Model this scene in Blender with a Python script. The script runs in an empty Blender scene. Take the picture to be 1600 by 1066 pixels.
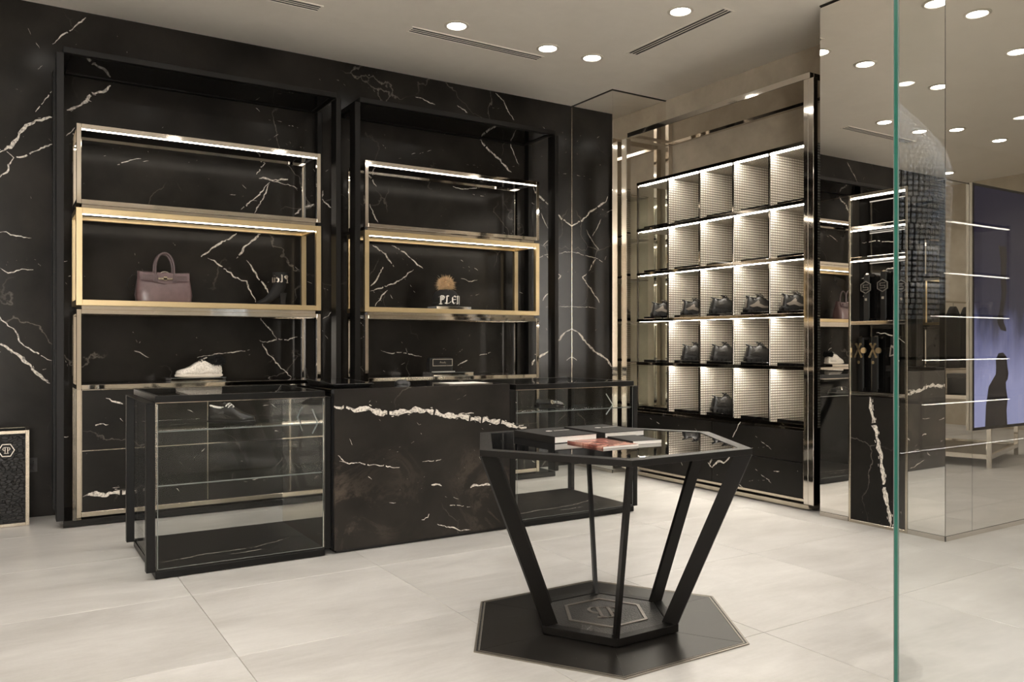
import bpy, bmesh, math, random
from mathutils import Vector, Matrix, noise
random.seed(7)
PI = math.pi
S = bpy.context.scene
COL = S.collection

# ------------------------------------------------------------------ camera, world, exposure
cam_d = bpy.data.cameras.new('camera')
cam = bpy.data.objects.new('camera', cam_d)
COL.objects.link(cam)
cam.location = (0, 0, 1.28)
cam.rotation_euler = (PI / 2, 0, math.radians(57.824 - 90))
cam_d.sensor_width = 36
cam_d.lens = 1268.4 / 1600 * 36
cam_d.shift_y = 4.3 / 1600
cam_d.clip_start = 0.05
S.camera = cam

wd = bpy.data.worlds.new('world')
S.world = wd
wd.use_nodes = True
wd.node_tree.nodes['Background'].inputs[0].default_value = (1, .955, .90, 1)
wd.node_tree.nodes['Background'].inputs[1].default_value = 13.0  # strong background added to light the room through the gap in wall_front

S.view_settings.view_transform = 'Standard'
S.view_settings.look = 'None'
S.view_settings.exposure = 0.47
S.view_settings.gamma = 1
S.view_settings.use_curve_mapping = False
SPOT_W = 10.5          # recessed ceiling lamps over the displays
SPOT_W_FRONT = 25.0    # unseen lamps in the front half, raised in power to bounce light onto the ceiling
SPOT_COL = (1, .955, .905)
LED_STRENGTH = 13.0

try:
    S.cycles.use_denoising = True
    S.cycles.max_bounces = 12
    S.cycles.diffuse_bounces = 5
    S.cycles.glossy_bounces = 8
    S.cycles.transparent_max_bounces = 32
    S.cycles.caustics_reflective = True
    S.cycles.blur_glossy = 1.0
    S.cycles.caustics_refractive = False
    S.cycles.sample_clamp_indirect = 5
except Exception:
    pass

# ------------------------------------------------------------------ materials
def new_mat(name):
    m = bpy.data.materials.new(name)
    m.use_nodes = True
    nt = m.node_tree
    nt.nodes.clear()
    out = nt.nodes.new('ShaderNodeOutputMaterial')
    return m, nt, out

def N(nt, typ, **kw):
    n = nt.nodes.new(typ)
    for k, v in kw.items():
        if k.startswith('i_'):
            n.inputs[k[2:].replace('_', ' ')].default_value = v
        elif isinstance(k, str) and k[0] == 'n' and k[1:].isdigit():
            n.inputs[int(k[1:])].default_value = v
        else:
            setattr(n, k, v)
    return n

def L(nt, a, b):
    nt.links.new(a, b)

def math_n(nt, op, a, b=None, c=None, clamp=False):
    n = nt.nodes.new('ShaderNodeMath')
    n.operation = op
    n.use_clamp = clamp
    for i, v in enumerate((a, b, c)):
        if v is None:
            continue
        if isinstance(v, (int, float)):
            n.inputs[i].default_value = v
        else:
            nt.links.new(v, n.inputs[i])
    return n.outputs[0]

def ramp(nt, fac, stops):
    r = nt.nodes.new('ShaderNodeValToRGB')
    e = r.color_ramp.elements
    while len(e) < len(stops):
        e.new(.5)
    for el, (p, c) in zip(e, stops):
        el.position = p
        el.color = (c, c, c, 1) if isinstance(c, (int, float)) else (*c, 1)
    nt.links.new(fac, r.inputs[0])
    return r.outputs[0]

def principled(nt, out, col=(.5, .5, .5), rough=.5, metal=0., spec=.5, coat=0.):
    p = nt.nodes.new('ShaderNodeBsdfPrincipled')
    if isinstance(col, tuple):
        p.inputs['Base Color'].default_value = (*col, 1)
    else:
        nt.links.new(col, p.inputs['Base Color'])
    if isinstance(rough, (int, float)):
        p.inputs['Roughness'].default_value = rough
    else:
        nt.links.new(rough, p.inputs['Roughness'])
    p.inputs['Metallic'].default_value = metal
    p.inputs['Specular IOR Level'].default_value = spec
    p.inputs['Coat Weight'].default_value = coat
    nt.links.new(p.outputs[0], out.inputs[0])
    return p

def pos(nt):
    return nt.nodes.new('ShaderNodeNewGeometry').outputs['Position']

def objco(nt):
    return nt.nodes.new('ShaderNodeTexCoord').outputs['Object']

def noise_n(nt, vec, scale, detail=4, rough=.55, dist=0.):
    n = nt.nodes.new('ShaderNodeTexNoise')
    n.inputs['Scale'].default_value = scale
    n.inputs['Detail'].default_value = detail
    n.inputs['Roughness'].default_value = rough
    n.inputs['Distortion'].default_value = dist
    if vec is not None:
        nt.links.new(vec, n.inputs['Vector'])
    return n.outputs[0]

def scale_vec(nt, vec, s):
    m = nt.nodes.new('ShaderNodeMapping')
    m.inputs['Scale'].default_value = s
    nt.links.new(vec, m.inputs['Vector'])
    return m.outputs[0]

def bump(nt, p, height, strength=.2, dist=.01):
    b = nt.nodes.new('ShaderNodeBump')
    b.inputs['Strength'].default_value = strength
    b.inputs['Distance'].default_value = dist
    nt.links.new(height, b.inputs['Height'])
    nt.links.new(b.outputs[0], p.inputs['Normal'])

def mixc(nt, fac, a, b):
    m = nt.nodes.new('ShaderNodeMix')
    m.data_type = 'RGBA'
    for i, v in ((0, fac), (6, a), (7, b)):
        if isinstance(v, (int, float)):
            m.inputs[i].default_value = v
        elif isinstance(v, tuple):
            m.inputs[i].default_value = (*v, 1)
        else:
            nt.links.new(v, m.inputs[i])
    return m.outputs[2]

def plain(name, col, rough=.5, metal=0., spec=.5, grain=0., gscale=60., coat=0.):
    """A colour with a little procedural unevenness in tone and gloss."""
    m, nt, out = new_mat(name)
    v = objco(nt)
    n = noise_n(nt, v, gscale, 3)
    k = ramp(nt, n, [(.3, 1 - grain), (.7, 1 + grain * .5)]) if grain else None
    if k:
        mul = nt.nodes.new('ShaderNodeMix')
        mul.data_type = 'RGBA'
        mul.blend_type = 'MULTIPLY'
        mul.inputs[0].default_value = 1
        mul.inputs[6].default_value = (*col, 1)
        nt.links.new(k, mul.inputs[7])
        colr = mul.outputs[2]
    else:
        colr = col
    r2 = ramp(nt, n, [(.25, max(0, rough * .85)), (.75, min(1, rough * 1.15))])
    principled(nt, out, colr, r2 if rough > .08 else rough, metal, spec, coat)
    return m

def emit(name, col, strength):
    m, nt, out = new_mat(name)
    e = nt.nodes.new('ShaderNodeEmission')
    e.inputs[0].default_value = (*col, 1)
    e.inputs[1].default_value = strength
    L(nt, e.outputs[0], out.inputs[0])
    return m

def glass(name, tint=(.975, .98, .975), f0=.012, rough=0., k=.35):
    m, nt, out = new_mat(name)
    lw = nt.nodes.new('ShaderNodeLayerWeight')
    lw.inputs[0].default_value = .5
    p5 = math_n(nt, 'POWER', lw.outputs['Facing'], 5)
    f = math_n(nt, 'MULTIPLY_ADD', p5, k, f0)
    t = nt.nodes.new('ShaderNodeBsdfTransparent')
    t.inputs[0].default_value = (*tint, 1)
    g = nt.nodes.new('ShaderNodeBsdfGlossy')
    g.inputs['Roughness'].default_value = rough
    mx = nt.nodes.new('ShaderNodeMixShader')
    L(nt, f, mx.inputs[0])
    L(nt, t.outputs[0], mx.inputs[1])
    L(nt, g.outputs[0], mx.inputs[2])
    L(nt, mx.outputs[0], out.inputs[0])
    return m

def marble_mat(name, seed=0., lo=(.0045, .0041, .0038), hi=(.026, .0228, .0198), rough=.2, blotch=0.):
    m, nt, out = new_mat(name)
    v = pos(nt)
    mp = nt.nodes.new('ShaderNodeMapping')
    mp.inputs['Location'].default_value = (seed, seed * 1.7, seed * .6)
    L(nt, v, mp.inputs['Vector'])
    v = mp.outputs[0]
    cloud = noise_n(nt, v, 1.7, 5, .55, .25)
    c = mixc(nt, ramp(nt, cloud, [(.30, .12), (.70, 1.)]), lo, hi)
    # hair-thin pale cracks, here and there
    vo = nt.nodes.new('ShaderNodeTexVoronoi')
    vo.feature = 'DISTANCE_TO_EDGE'
    vo.inputs['Scale'].default_value = 1.15
    wn = nt.nodes.new('ShaderNodeTexNoise')
    wn.inputs['Scale'].default_value = 2.6
    wn.inputs['Detail'].default_value = 6
    L(nt, v, wn.inputs['Vector'])
    va = nt.nodes.new('ShaderNodeVectorMath')
    va.operation = 'MULTIPLY_ADD'
    L(nt, wn.outputs['Color'], va.inputs[0])
    va.inputs[1].default_value = (.55, .55, .55)
    L(nt, v, va.inputs[2])
    L(nt, va.outputs[0], vo.inputs['Vector'])
    line = ramp(nt, vo.outputs['Distance'], [(.0015, 1.), (.006, 0.)])
    mask = ramp(nt, noise_n(nt, v, 1.35, 2), [(.53, 0.), (.66, 1.)])
    k = math_n(nt, 'MULTIPLY', line, mask)
    k = math_n(nt, 'MULTIPLY', k, .35)
    c = mixc(nt, k, c, (.42, .38, .33))
    # little white flecks
    vs = nt.nodes.new('ShaderNodeTexVoronoi')
    vs.inputs['Scale'].default_value = 14
    L(nt, scale_vec(nt, va.outputs[0], (1, 1, 2.2)), vs.inputs['Vector'])
    fl = ramp(nt, vs.outputs['Distance'], [(.04, 1.), (.075, 0.)])
    fm = ramp(nt, noise_n(nt, v, 3.1, 3), [(.56, 0.), (.64, 1.)])
    c = mixc(nt, math_n(nt, 'MULTIPLY', math_n(nt, 'MULTIPLY', fl, fm), .5), c, (.5, .46, .4))
    if blotch:
        b = noise_n(nt, v, 2.3, 8, .7, 1.6)
        bm = ramp(nt, noise_n(nt, v, .9, 2), [(.48, 0.), (.60, 1.)])
        k2 = math_n(nt, 'MULTIPLY', ramp(nt, b, [(.5, 0.), (.58, 1.), (.66, .1)]), bm)
        c = mixc(nt, math_n(nt, 'MULTIPLY', k2, blotch), c, (.12, .095, .075))
    principled(nt, out, c, rough, 0, .17)
    return m

M = {}
M['marble'] = marble_mat('black marble', 0)
M['marble_front'] = marble_mat('black marble slab', 3.3, (.0095, .0086, .0078), (.031, .027, .0235), .3, .5)
M['marble_dark'] = marble_mat('black marble drawer', 6.1, (.0065, .006, .0055), (.021, .0185, .016), .3)
M['marble_floor'] = marble_mat('black marble floor slab', 9.2, (.0075, .0068, .0062), (.02, .0178, .0158), .34)

def vein_mat():
    m, nt, out = new_mat('white calcite vein')
    n = noise_n(nt, pos(nt), 55, 5, .7)
    c = mixc(nt, ramp(nt, n, [(.36, 0.), (.55, 1.)]), (.16, .14, .12), (.72, .67, .60))
    principled(nt, out, c, .32)
    return m
M['vein'] = vein_mat()

def tile_mat():
    m, nt, out = new_mat('cement tile')
    oi = nt.nodes.new('ShaderNodeObjectInfo')
    v = pos(nt)
    off = nt.nodes.new('ShaderNodeVectorMath')
    off.operation = 'MULTIPLY_ADD'
    cx = nt.nodes.new('ShaderNodeCombineXYZ')
    for i in range(3):
        L(nt, oi.outputs['Random'], cx.inputs[i])
    L(nt, cx.outputs[0], off.inputs[0])
    off.inputs[1].default_value = (31, 17, 5)
    L(nt, v, off.inputs[2])
    v = off.outputs[0]
    big = noise_n(nt, scale_vec(nt, v, (1.0, 2.2, 1)), 1.5, 5, .6, .4)
    streak = noise_n(nt, scale_vec(nt, v, (1.4, 7.5, 1)), 4.0, 5, .65)
    fine = noise_n(nt, v, 55, 3, .7)
    k = math_n(nt, 'ADD', math_n(nt, 'MULTIPLY', big, .62), math_n(nt, 'MULTIPLY', streak, .30))
    k = math_n(nt, 'ADD', k, math_n(nt, 'MULTIPLY', fine, .10))
    c = mixc(nt, ramp(nt, k, [(.36, 0.), (.66, 1.)]), (.405, .39, .366), (.565, .55, .526))
    tone = ramp(nt, oi.outputs['Random'], [(0., .95), (1., 1.04)])
    mu = nt.nodes.new('ShaderNodeMix')
    mu.data_type = 'RGBA'
    mu.blend_type = 'MULTIPLY'
    mu.inputs[0].default_value = 1
    L(nt, c, mu.inputs[6])
    L(nt, tone, mu.inputs[7])
    rg = ramp(nt, streak, [(.3, .30), (.7, .42)])
    p = principled(nt, out, mu.outputs[2], rg, 0, .45)
    bump(nt, p, k, .06, .004)
    return m
M['tile'] = tile_mat()
M['grout'] = plain('grout', (.27, .235, .19), .8, grain=.1)

def plaster_mat(name, a, b):
    m, nt, out = new_mat(name)
    v = pos(nt)
    n1 = noise_n(nt, v, 1.6, 6, .62, .8)
    n2 = noise_n(nt, v, 9, 5, .6)
    k = math_n(nt, 'ADD', math_n(nt, 'MULTIPLY', n1, .7), math_n(nt, 'MULTIPLY', n2, .3))
    c = mixc(nt, ramp(nt, k, [(.36, 0.), (.64, 1.)]), a, b)
    p = principled(nt, out, c, .62, 0, .35)
    bump(nt, p, n2, .08, .01)
    return m
M['plaster'] = plaster_mat('beige plaster', (.37, .318, .25), (.48, .42, .335))
M['ceiling'] = plaster_mat('ceiling paint', (.79, .745, .675), (.84, .795, .725))
M['palewall'] = plaster_mat('pale wall', (.62, .57, .5), (.68, .63, .56))

M['chrome'] = plain('polished steel', (.66, .615, .555), .055, 1)
M['black_chrome'] = plain('black chrome', (.21, .19, .165), .07, 1)
M['mirror'] = plain('bronze tinted mirror', (.90, .88, .845), 0.0, 1)
M['champagne'] = plain('champagne steel', (.58, .515, .42), .2, 1, grain=.05)
M['gold'] = plain('satin brass', (.63, .50, .30), .36, 1, grain=.04, gscale=140)
M['black_metal'] = plain('black lacquered steel', (.0028, .0025, .0022), .4, 0, .25, grain=.2)
M['bronze_metal'] = plain('dark bronze steel', (.0045, .0038, .0032), .45, .0, .25, grain=.15, gscale=200)
M['black_gloss'] = plain('black glass', (.0045, .0042, .004), .035, 0, .5)
M['smoke'] = plain('smoked table glass', (.006, .0063, .0068), .012, 0, .62)
M['glass'] = glass('clear glass')
M['glass_big'] = glass('partition glass', (.96, .97, .965), .03, 0., .75)
M['glass_low'] = glass('shelf glass', (.93, .95, .94))
M['glass_edge'] = plain('ground glass edge', (.012, .105, .078), .15, 0, .6)
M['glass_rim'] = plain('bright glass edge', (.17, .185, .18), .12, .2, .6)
M['pale_reflection'] = plain('painted hexagon reflection', (.42, .44, .43), .45, 0, .5)  # pale colour for the hexagon reflections built onto the cases
M['seam'] = plain('dark joint', (.05, .043, .035), .35, .6)
M['led'] = emit('warm led', (1, .90, .76), LED_STRENGTH)
M['led_bright'] = emit('cubby led', (1, .92, .80), LED_STRENGTH * 2.6)
M['lamp'] = emit('lamp lens', (1, .95, .86), 16)
M['white'] = plain('white enamel', (.62, .57, .50), .4)
M['black'] = plain('matt black', (.006, .0055, .005), .55, grain=.2)
M['leather_black'] = plain('black leather', (.0055, .005, .0046), .36, 0, .5, grain=.35, gscale=45)
M['rubber'] = plain('black rubber', (.0065, .006, .0056), .5, 0, .4)
M['lace'] = plain('black lace', (.004, .004, .004), .8)
M['grey_trim'] = plain('grey leather trim', (.15, .13, .11), .33, 0, .6)
M['paper'] = plain('paper edge', (.86, .83, .78), .7, grain=.08, gscale=300)
M['cloth_black'] = plain('black book cloth', (.0085, .0073, .006), .6, 0, .35, grain=.3, gscale=400)
M['white_print'] = plain('white print', (.72, .69, .64), .5)
M['silver_print'] = plain('silver print', (.5, .45, .39), .3, .7)
M['etched_steel'] = plain('dull steel line', (.22, .2, .18), .35, .7)
M['border'] = plain('steel border', (.26, .235, .20), .42, .8)
M['mauve'] = plain('mauve leather', (.118, .074, .077), .33, 0, .6, grain=.18, gscale=22)
M['mauve_dark'] = plain('mauve leather strap', (.082, .053, .056), .36, 0, .6, grain=.15, gscale=40)
M['suede'] = plain('black suede', (.0105, .010, .0098), .8, 0, .35, grain=.3)
M['fur_tan'] = plain('tan fur', (.66, .47, .28), .8, grain=.35, gscale=70)
M['fur_black'] = plain('black fur', (.006, .006, .006), .9)
M['knit'] = plain('black knit', (.008, .0075, .007), .85, grain=.4, gscale=160)
M['plastic_black'] = plain('black plastic', (.008, .008, .008), .3, 0, .5)
M['acrylic'] = glass('clear acrylic', (.86, .86, .84), .06)
M['shirt'] = plain('white cotton', (.70, .68, .64), .8, grain=.08)

def glitter_mat():
    m, nt, out = new_mat('silver glitter')
    vo = nt.nodes.new('ShaderNodeTexVoronoi')
    vo.inputs['Scale'].default_value = 330
    L(nt, objco(nt), vo.inputs['Vector'])
    c = mixc(nt, ramp(nt, vo.outputs['Color'], [(.15, 0.), (.7, 1.)]), (.38, .34, .29), (.86, .81, .73))
    principled(nt, out, c, .4, .15, .6)
    return m
M['glitter'] = glitter_mat()

def croc_mat():
    m, nt, out = new_mat('black crocodile leather')
    v = scale_vec(nt, objco(nt), (30, 30, 62))
    vo = nt.nodes.new('ShaderNodeTexVoronoi')
    vo.feature = 'DISTANCE_TO_EDGE'
    vo.inputs['Scale'].default_value = 1
    L(nt, v, vo.inputs['Vector'])
    h = ramp(nt, vo.outputs['Distance'], [(0., 0.), (.12, 1.)])
    c = mixc(nt, h, (.002, .0018, .0017), (.007, .006, .005))
    p = principled(nt, out, c, .36, 0, .3)
    bump(nt, p, h, .6, .004)
    return m
M['croc'] = croc_mat()

def grain_leather():
    m, nt, out = new_mat('grained black leather')
    vo = nt.nodes.new('ShaderNodeTexVoronoi')
    vo.inputs['Scale'].default_value = 150
    L(nt, objco(nt), vo.inputs['Vector'])
    p = principled(nt, out, (.012, .0105, .009), .42)
    bump(nt, p, vo.outputs['Distance'], .5, .003)
    return m
M['grain_leather'] = grain_leather()

def studmesh_mat():
    """Pressed metal mesh lining: a fine grid of studs, the same on every face."""
    m, nt, out = new_mat('studded metal mesh')
    g = nt.nodes.new('ShaderNodeNewGeometry')
    sp = nt.nodes.new('ShaderNodeSeparateXYZ')
    L(nt, g.outputs['Position'], sp.inputs[0])
    sn = nt.nodes.new('ShaderNodeSeparateXYZ')
    L(nt, g.outputs['True Normal'], sn.inputs[0])
    k = 2 * PI / .021
    prod = None
    for i in range(3):
        s = math_n(nt, 'SINE', math_n(nt, 'MULTIPLY', sp.outputs[i], k))
        an = math_n(nt, 'ABSOLUTE', sn.outputs[i])
        one = math_n(nt, 'SUBTRACT', 1., an)
        a = math_n(nt, 'ADD', math_n(nt, 'MULTIPLY', math_n(nt, 'MULTIPLY_ADD', s, .5, .5), one), an)
        prod = a if prod is None else math_n(nt, 'MULTIPLY', prod, a)
    f = ramp(nt, prod, [(.10, 0.), (.36, 1.)])
    c = mixc(nt, f, (.20, .176, .142), (.86, .805, .715))
    p = principled(nt, out, c, .36, .35, .6)
    bump(nt, p, prod, .5, .006)
    return m
M['studmesh'] = studmesh_mat()

def crystal_mat():
    m, nt, out = new_mat('crystal stones')
    oi = nt.nodes.new('ShaderNodeTexVoronoi')
    oi.inputs['Scale'].default_value = 45
    L(nt, pos(nt), oi.inputs['Vector'])
    c = mixc(nt, ramp(nt, oi.outputs['Color'], [(.3, 0.), (.8, 1.)]), (.95, .93, .9), (.62, .74, .92))
    principled(nt, out, c, .15, 0., .9)
    return m
M['crystal'] = crystal_mat()

def cover_mat():
    m, nt, out = new_mat('red magazine cover')
    n = noise_n(nt, objco(nt), 9, 5, .6, 1.2)
    r = nt.nodes.new('ShaderNodeValToRGB')
    e = r.color_ramp.elements
    for p_, c_ in ((.34, (.03, .008, .006)), (.5, (.30, .105, .082)), (.62, (.55, .31, .235)), (.75, (.70, .56, .42))):
        el = e.new(p_)
        el.color = (*c_, 1)
    e.remove(e[0])
    e.remove(e[-1])
    L(nt, n, r.inputs[0])
    principled(nt, out, r.outputs[0], .25)
    return m
M['cover_red'] = cover_mat()

def video_mat():
    """What the wall screen shows: navy above, lilac below, with a pale vertical streak."""
    m, nt, out = new_mat('lilac video picture')
    sp = nt.nodes.new('ShaderNodeSeparateXYZ')
    v = objco(nt)
    L(nt, v, sp.inputs[0])
    n = noise_n(nt, scale_vec(nt, v, (3, 1, 1.2)), 1.6, 4)
    h = math_n(nt, 'ADD', math_n(nt, 'MULTIPLY', sp.outputs[2], .58), math_n(nt, 'MULTIPLY', n, .34))
    r = nt.nodes.new('ShaderNodeValToRGB')
    e = r.color_ramp.elements
    e[0].position = .10
    e[0].color = (.18, .185, .30, 1)
    e[1].position = 1.0
    e[1].color = (.008, .008, .018, 1)
    for p_, c_ in ((.36, (.19, .19, .31)), (.50, (.10, .10, .18)), (.62, (.016, .016, .030))):
        el = e.new(p_)
        el.color = (*c_, 1)
    L(nt, h, r.inputs[0])
    d = nt.nodes.new('ShaderNodeBsdfGlossy')
    d.inputs['Roughness'].default_value = .02
    em = nt.nodes.new('ShaderNodeEmission')
    L(nt, r.outputs[0], em.inputs[0])
    em.inputs[1].default_value = 1.25
    lw = nt.nodes.new('ShaderNodeLayerWeight')
    p5 = math_n(nt, 'POWER', lw.outputs['Facing'], 5)
    f = math_n(nt, 'MULTIPLY_ADD', p5, .9, .035)
    mx = nt.nodes.new('ShaderNodeMixShader')
    L(nt, f, mx.inputs[0])
    L(nt, em.outputs[0], mx.inputs[1])
    L(nt, d.outputs[0], mx.inputs[2])
    L(nt, mx.outputs[0], out.inputs[0])
    return m
M['video'] = video_mat()
M['video_dark'] = plain('dark figure on screen', (.006, .006, .013), .12)

# ------------------------------------------------------------------ mesh helpers
class MB:
    def __init__(s):
        s.v, s.f, s.m = [], [], []

    def add(s, vs, fs, mi=0):
        o = len(s.v)
        s.v += [tuple(p) for p in vs]
        s.f += [tuple(i + o for i in f) for f in fs]
        s.m += [mi] * len(fs)
        return s

    def box(s, x0, x1, y0, y1, z0, z1, mi=0):
        x0, x1 = min(x0, x1), max(x0, x1)
        y0, y1 = min(y0, y1), max(y0, y1)
        z0, z1 = min(z0, z1), max(z0, z1)
        vs = [(x, y, z) for z in (z0, z1) for y in (y0, y1) for x in (x0, x1)]
        return s.add(vs, [(0, 2, 3, 1), (4, 5, 7, 6), (0, 1, 5, 4), (2, 6, 7, 3), (0, 4, 6, 2), (1, 3, 7, 5)], mi)

    def prism(s, poly, z0, z1, mi=0):
        n = len(poly)
        vs = [(x, y, z0) for x, y in poly] + [(x, y, z1) for x, y in poly]
        fs = [tuple(range(n - 1, -1, -1)), tuple(range(n, 2 * n))]
        fs += [(i, (i + 1) % n, n + (i + 1) % n, n + i) for i in range(n)]
        return s.add(vs, fs, mi)

    def ring(s, outer, inner, z0, z1, mi=0):
        """A flat ring between two outlines of equal length."""
        n = len(outer)
        vs = [(x, y, z) for z in (z0, z1) for P in (outer, inner) for x, y in P]
        fs = []
        for i in range(n):
            j = (i + 1) % n
            fs += [(i, n + i, n + j, j), (2 * n + i, 2 * n + j, 3 * n + j, 3 * n + i),
                   (i, j, 2 * n + j, 2 * n + i), (n + i, 3 * n + i, 3 * n + j, n + j)]
        return s.add(vs, fs, mi)

    def loft(s, rings, mi=0, caps=True, closed=True):
        n = len(rings[0])
        vs = [p for r in rings for p in r]
        fs = []
        for a in range(len(rings) - 1):
            for i in range(n if closed else n - 1):
                j = (i + 1) % n
                fs.append((a * n + i, a * n + j, (a + 1) * n + j, (a + 1) * n + i))
        if caps and closed:
            fs += [tuple(range(n - 1, -1, -1)), tuple(range((len(rings) - 1) * n, len(rings) * n))]
        return s.add(vs, fs, mi)

    def lathe(s, prof, n=24, c=(0, 0), mi=0, caps=True):
        return s.loft([[(c[0] + r * math.cos(2 * PI * i / n), c[1] + r * math.sin(2 * PI * i / n), z) for i in range(n)]
                       for r, z in prof], mi, caps)

    def tube(s, path, r, n=8, mi=0, flat=None):
        P = [Vector(p) for p in path]
        rings = []
        up = None
        for i, p in enumerate(P):
            d = (P[min(i + 1, len(P) - 1)] - P[max(i - 1, 0)]).normalized()
            if up is None:
                up = Vector((0, 0, 1)) if abs(d.z) < .9 else Vector((0, 1, 0))
            side = d.cross(up).normalized()
            up = side.cross(d).normalized()
            rr = r[i] if isinstance(r, (list, tuple)) else r
            a, b = (rr, rr) if flat is None else (rr, rr * flat)
            rings.append([tuple(p + side * a * math.cos(2 * PI * k / n) + up * b * math.sin(2 * PI * k / n)) for k in range(n)])
        return s.loft(rings, mi)

    def veins(s, lines, f, mi=1, step=.016, seed=1):
        """Irregular pale ribbons of vein stone let into a face; f maps face coordinates and height to 3-D."""
        rnd = random.Random(seed)
        for pts, w in lines:
            P = [Vector(p) for p in pts]
            line = []
            for a, b in zip(P, P[1:]):
                k = max(1, int((b - a).length / step))
                line += [a.lerp(b, i / k) for i in range(k)]
            line.append(P[-1])
            ph = rnd.random() * 50
            lat = 0
            prev = None
            n = len(line)
            for i, p in enumerate(line):
                d = (line[min(i + 1, n - 1)] - line[max(i - 1, 0)])
                if d.length < 1e-6:
                    continue
                nn = Vector((-d.y, d.x)).normalized()
                lat = .7 * lat + rnd.uniform(-1, 1) * min(.007, .5 * w + .002)
                t = i / max(1, n - 1)
                taper = min(1, .3 + 5 * t, .3 + 5 * (1 - t))
                ww = w * .5 * taper * (.45 + .75 * abs(math.sin(ph + i * .35)) * rnd.uniform(.7, 1.15))
                c = p + nn * lat
                cur = (c + nn * ww, c - nn * ww)
                if prev and rnd.random() > (.12 if w < .007 else .03):
                    q = [f(*prev[0]), f(*prev[1]), f(*cur[1]), f(*cur[0])]
                    s.add(q, [(0, 1, 2, 3)], mi)
                    if w > .017:      # splinters along the thick veins
                        if rnd.random() < .35:
                            o = nn * rnd.uniform(-1, 1) * w * .75
                            a0, b0 = prev[0].lerp(prev[1], .4) + o, cur[0].lerp(cur[1], .4) + o
                            hw = nn * w * .08
                            s.add([f(*(a0 + hw)), f(*(a0 - hw)), f(*(b0 - hw)), f(*(b0 + hw))], [(0, 1, 2, 3)], mi)
                prev = cur
        return s

    def flecks(s, n, a0, a1, b0, b1, f, seed, mi=1):
        """Short broken splinters of vein stone scattered over a face, in loose trails."""
        rnd = random.Random(seed)
        lines = []
        for _ in range(n):
            a, b = rnd.uniform(a0 + .05, a1 - .05), rnd.uniform(b0 + .05, b1 - .05)
            an = rnd.choice((.55, -.6, .1, 2.2)) + rnd.uniform(-.3, .3)
            for k in range(rnd.choice((1, 1, 2, 3))):
                ln = rnd.choice((.008, .014, .022, .045))
                p, q = (a, b), (a + ln * math.cos(an), b + ln * math.sin(an))
                if a0 < q[0] < a1 and b0 < q[1] < b1 and a0 < a < a1 and b0 < b < b1:
                    lines.append(([p, q], rnd.choice((.0025, .0035, .0055))))
                a, b = q[0] + .05 * math.cos(an) + rnd.uniform(-.02, .02), q[1] + .05 * math.sin(an) + rnd.uniform(-.02, .02)
        return s.veins(lines, f, mi, .012, seed)

    def flat(s, quads, f, d=.0012, mi=0):
        """Small raised or printed shapes: 2-D polygons laid on a surface by f(u, v, height)."""
        for q in quads:
            n = len(q)
            vs = [f(u, v, 0) for u, v in q] + [f(u, v, d) for u, v in q]
            s.add(vs, [tuple(range(n, 2 * n)), tuple(range(n - 1, -1, -1))] + [(i, (i + 1) % n, n + (i + 1) % n, n + i) for i in range(n)], mi)
        return s

    def local(s, name, mats, parent, mat, **kw):
        """Build about the origin, then set into the thing by a local matrix."""
        o = s.build(name, mats, None, at=(0, 0, 0), **kw)
        o.parent = parent
        o.matrix_local = mat
        return o

    def build(s, name, mats, parent=None, at=None, smooth=False, bevel=0., mods=True):
        o_ = Vector((0, 0, 0))
        if parent is not None:
            r = parent
            while r.parent:
                r = r.parent
            o_ = r.location.copy()
        elif at is not None:
            o_ = Vector(at)
        me = bpy.data.meshes.new(name)
        me.from_pydata([(x - o_.x, y - o_.y, z - o_.z) for x, y, z in s.v], [], s.f)
        if not isinstance(mats, (list, tuple)):
            mats = [mats]
        for m_ in mats:
            me.materials.append(M[m_])
        me.polygons.foreach_set('material_index', s.m)
        bm = bmesh.new()
        bm.from_mesh(me)
        if bevel:
            es = [e for e in bm.edges if len(e.link_faces) == 2 and e.calc_face_angle(0) > .5]
            bmesh.ops.bevel(bm, geom=es, offset=bevel, segments=1, affect='EDGES', profile=.5)
        if len(mats) == 1 or not mods:
            bmesh.ops.recalc_face_normals(bm, faces=bm.faces)
        bm.to_mesh(me)
        bm.free()
        if smooth:
            me.polygons.foreach_set('use_smooth', [True] * len(me.polygons))
            try:
                me.set_sharp_from_angle(angle=math.radians(smooth if smooth is not True else 40))
            except Exception:
                pass
        me.update()
        o = bpy.data.objects.new(name, me)
        COL.objects.link(o)
        if parent is not None:
            o.parent = parent
        elif at is not None:
            o.location = at
        return o


def tag(o, label=None, cat=None, group=None, kind=None):
    if label:
        o['label'] = label
    if cat:
        o['category'] = cat
    if group:
        o['group'] = group
    if kind:
        o['kind'] = kind
    return o


def thing(name, loc, label, cat, group=None):
    o = bpy.data.objects.new(name, None)
    o.empty_display_size = .1
    COL.objects.link(o)
    o.location = loc
    return tag(o, label, cat, group)


def copy_tree(o, parent=None):
    c = o.copy()
    COL.objects.link(c)
    c.parent = parent
    for ch in list(o.children):
        copy_tree(ch, c)
    return c


def place(o, loc, rz=0, label=None, group=None):
    o.location = loc
    o.rotation_euler = (0, 0, rz)
    if label:
        o['label'] = label
    if group:
        o['group'] = group
    return o


def BX(name, mat, parent, *b, bevel=0., mi=0):
    return MB().box(*b).build(name, mat, parent, bevel=bevel)


def hexagon(cx, cy, r, a0=0.):
    return [(cx + r * math.cos(a0 + i * PI / 3), cy + r * math.sin(a0 + i * PI / 3)) for i in range(6)]


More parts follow.
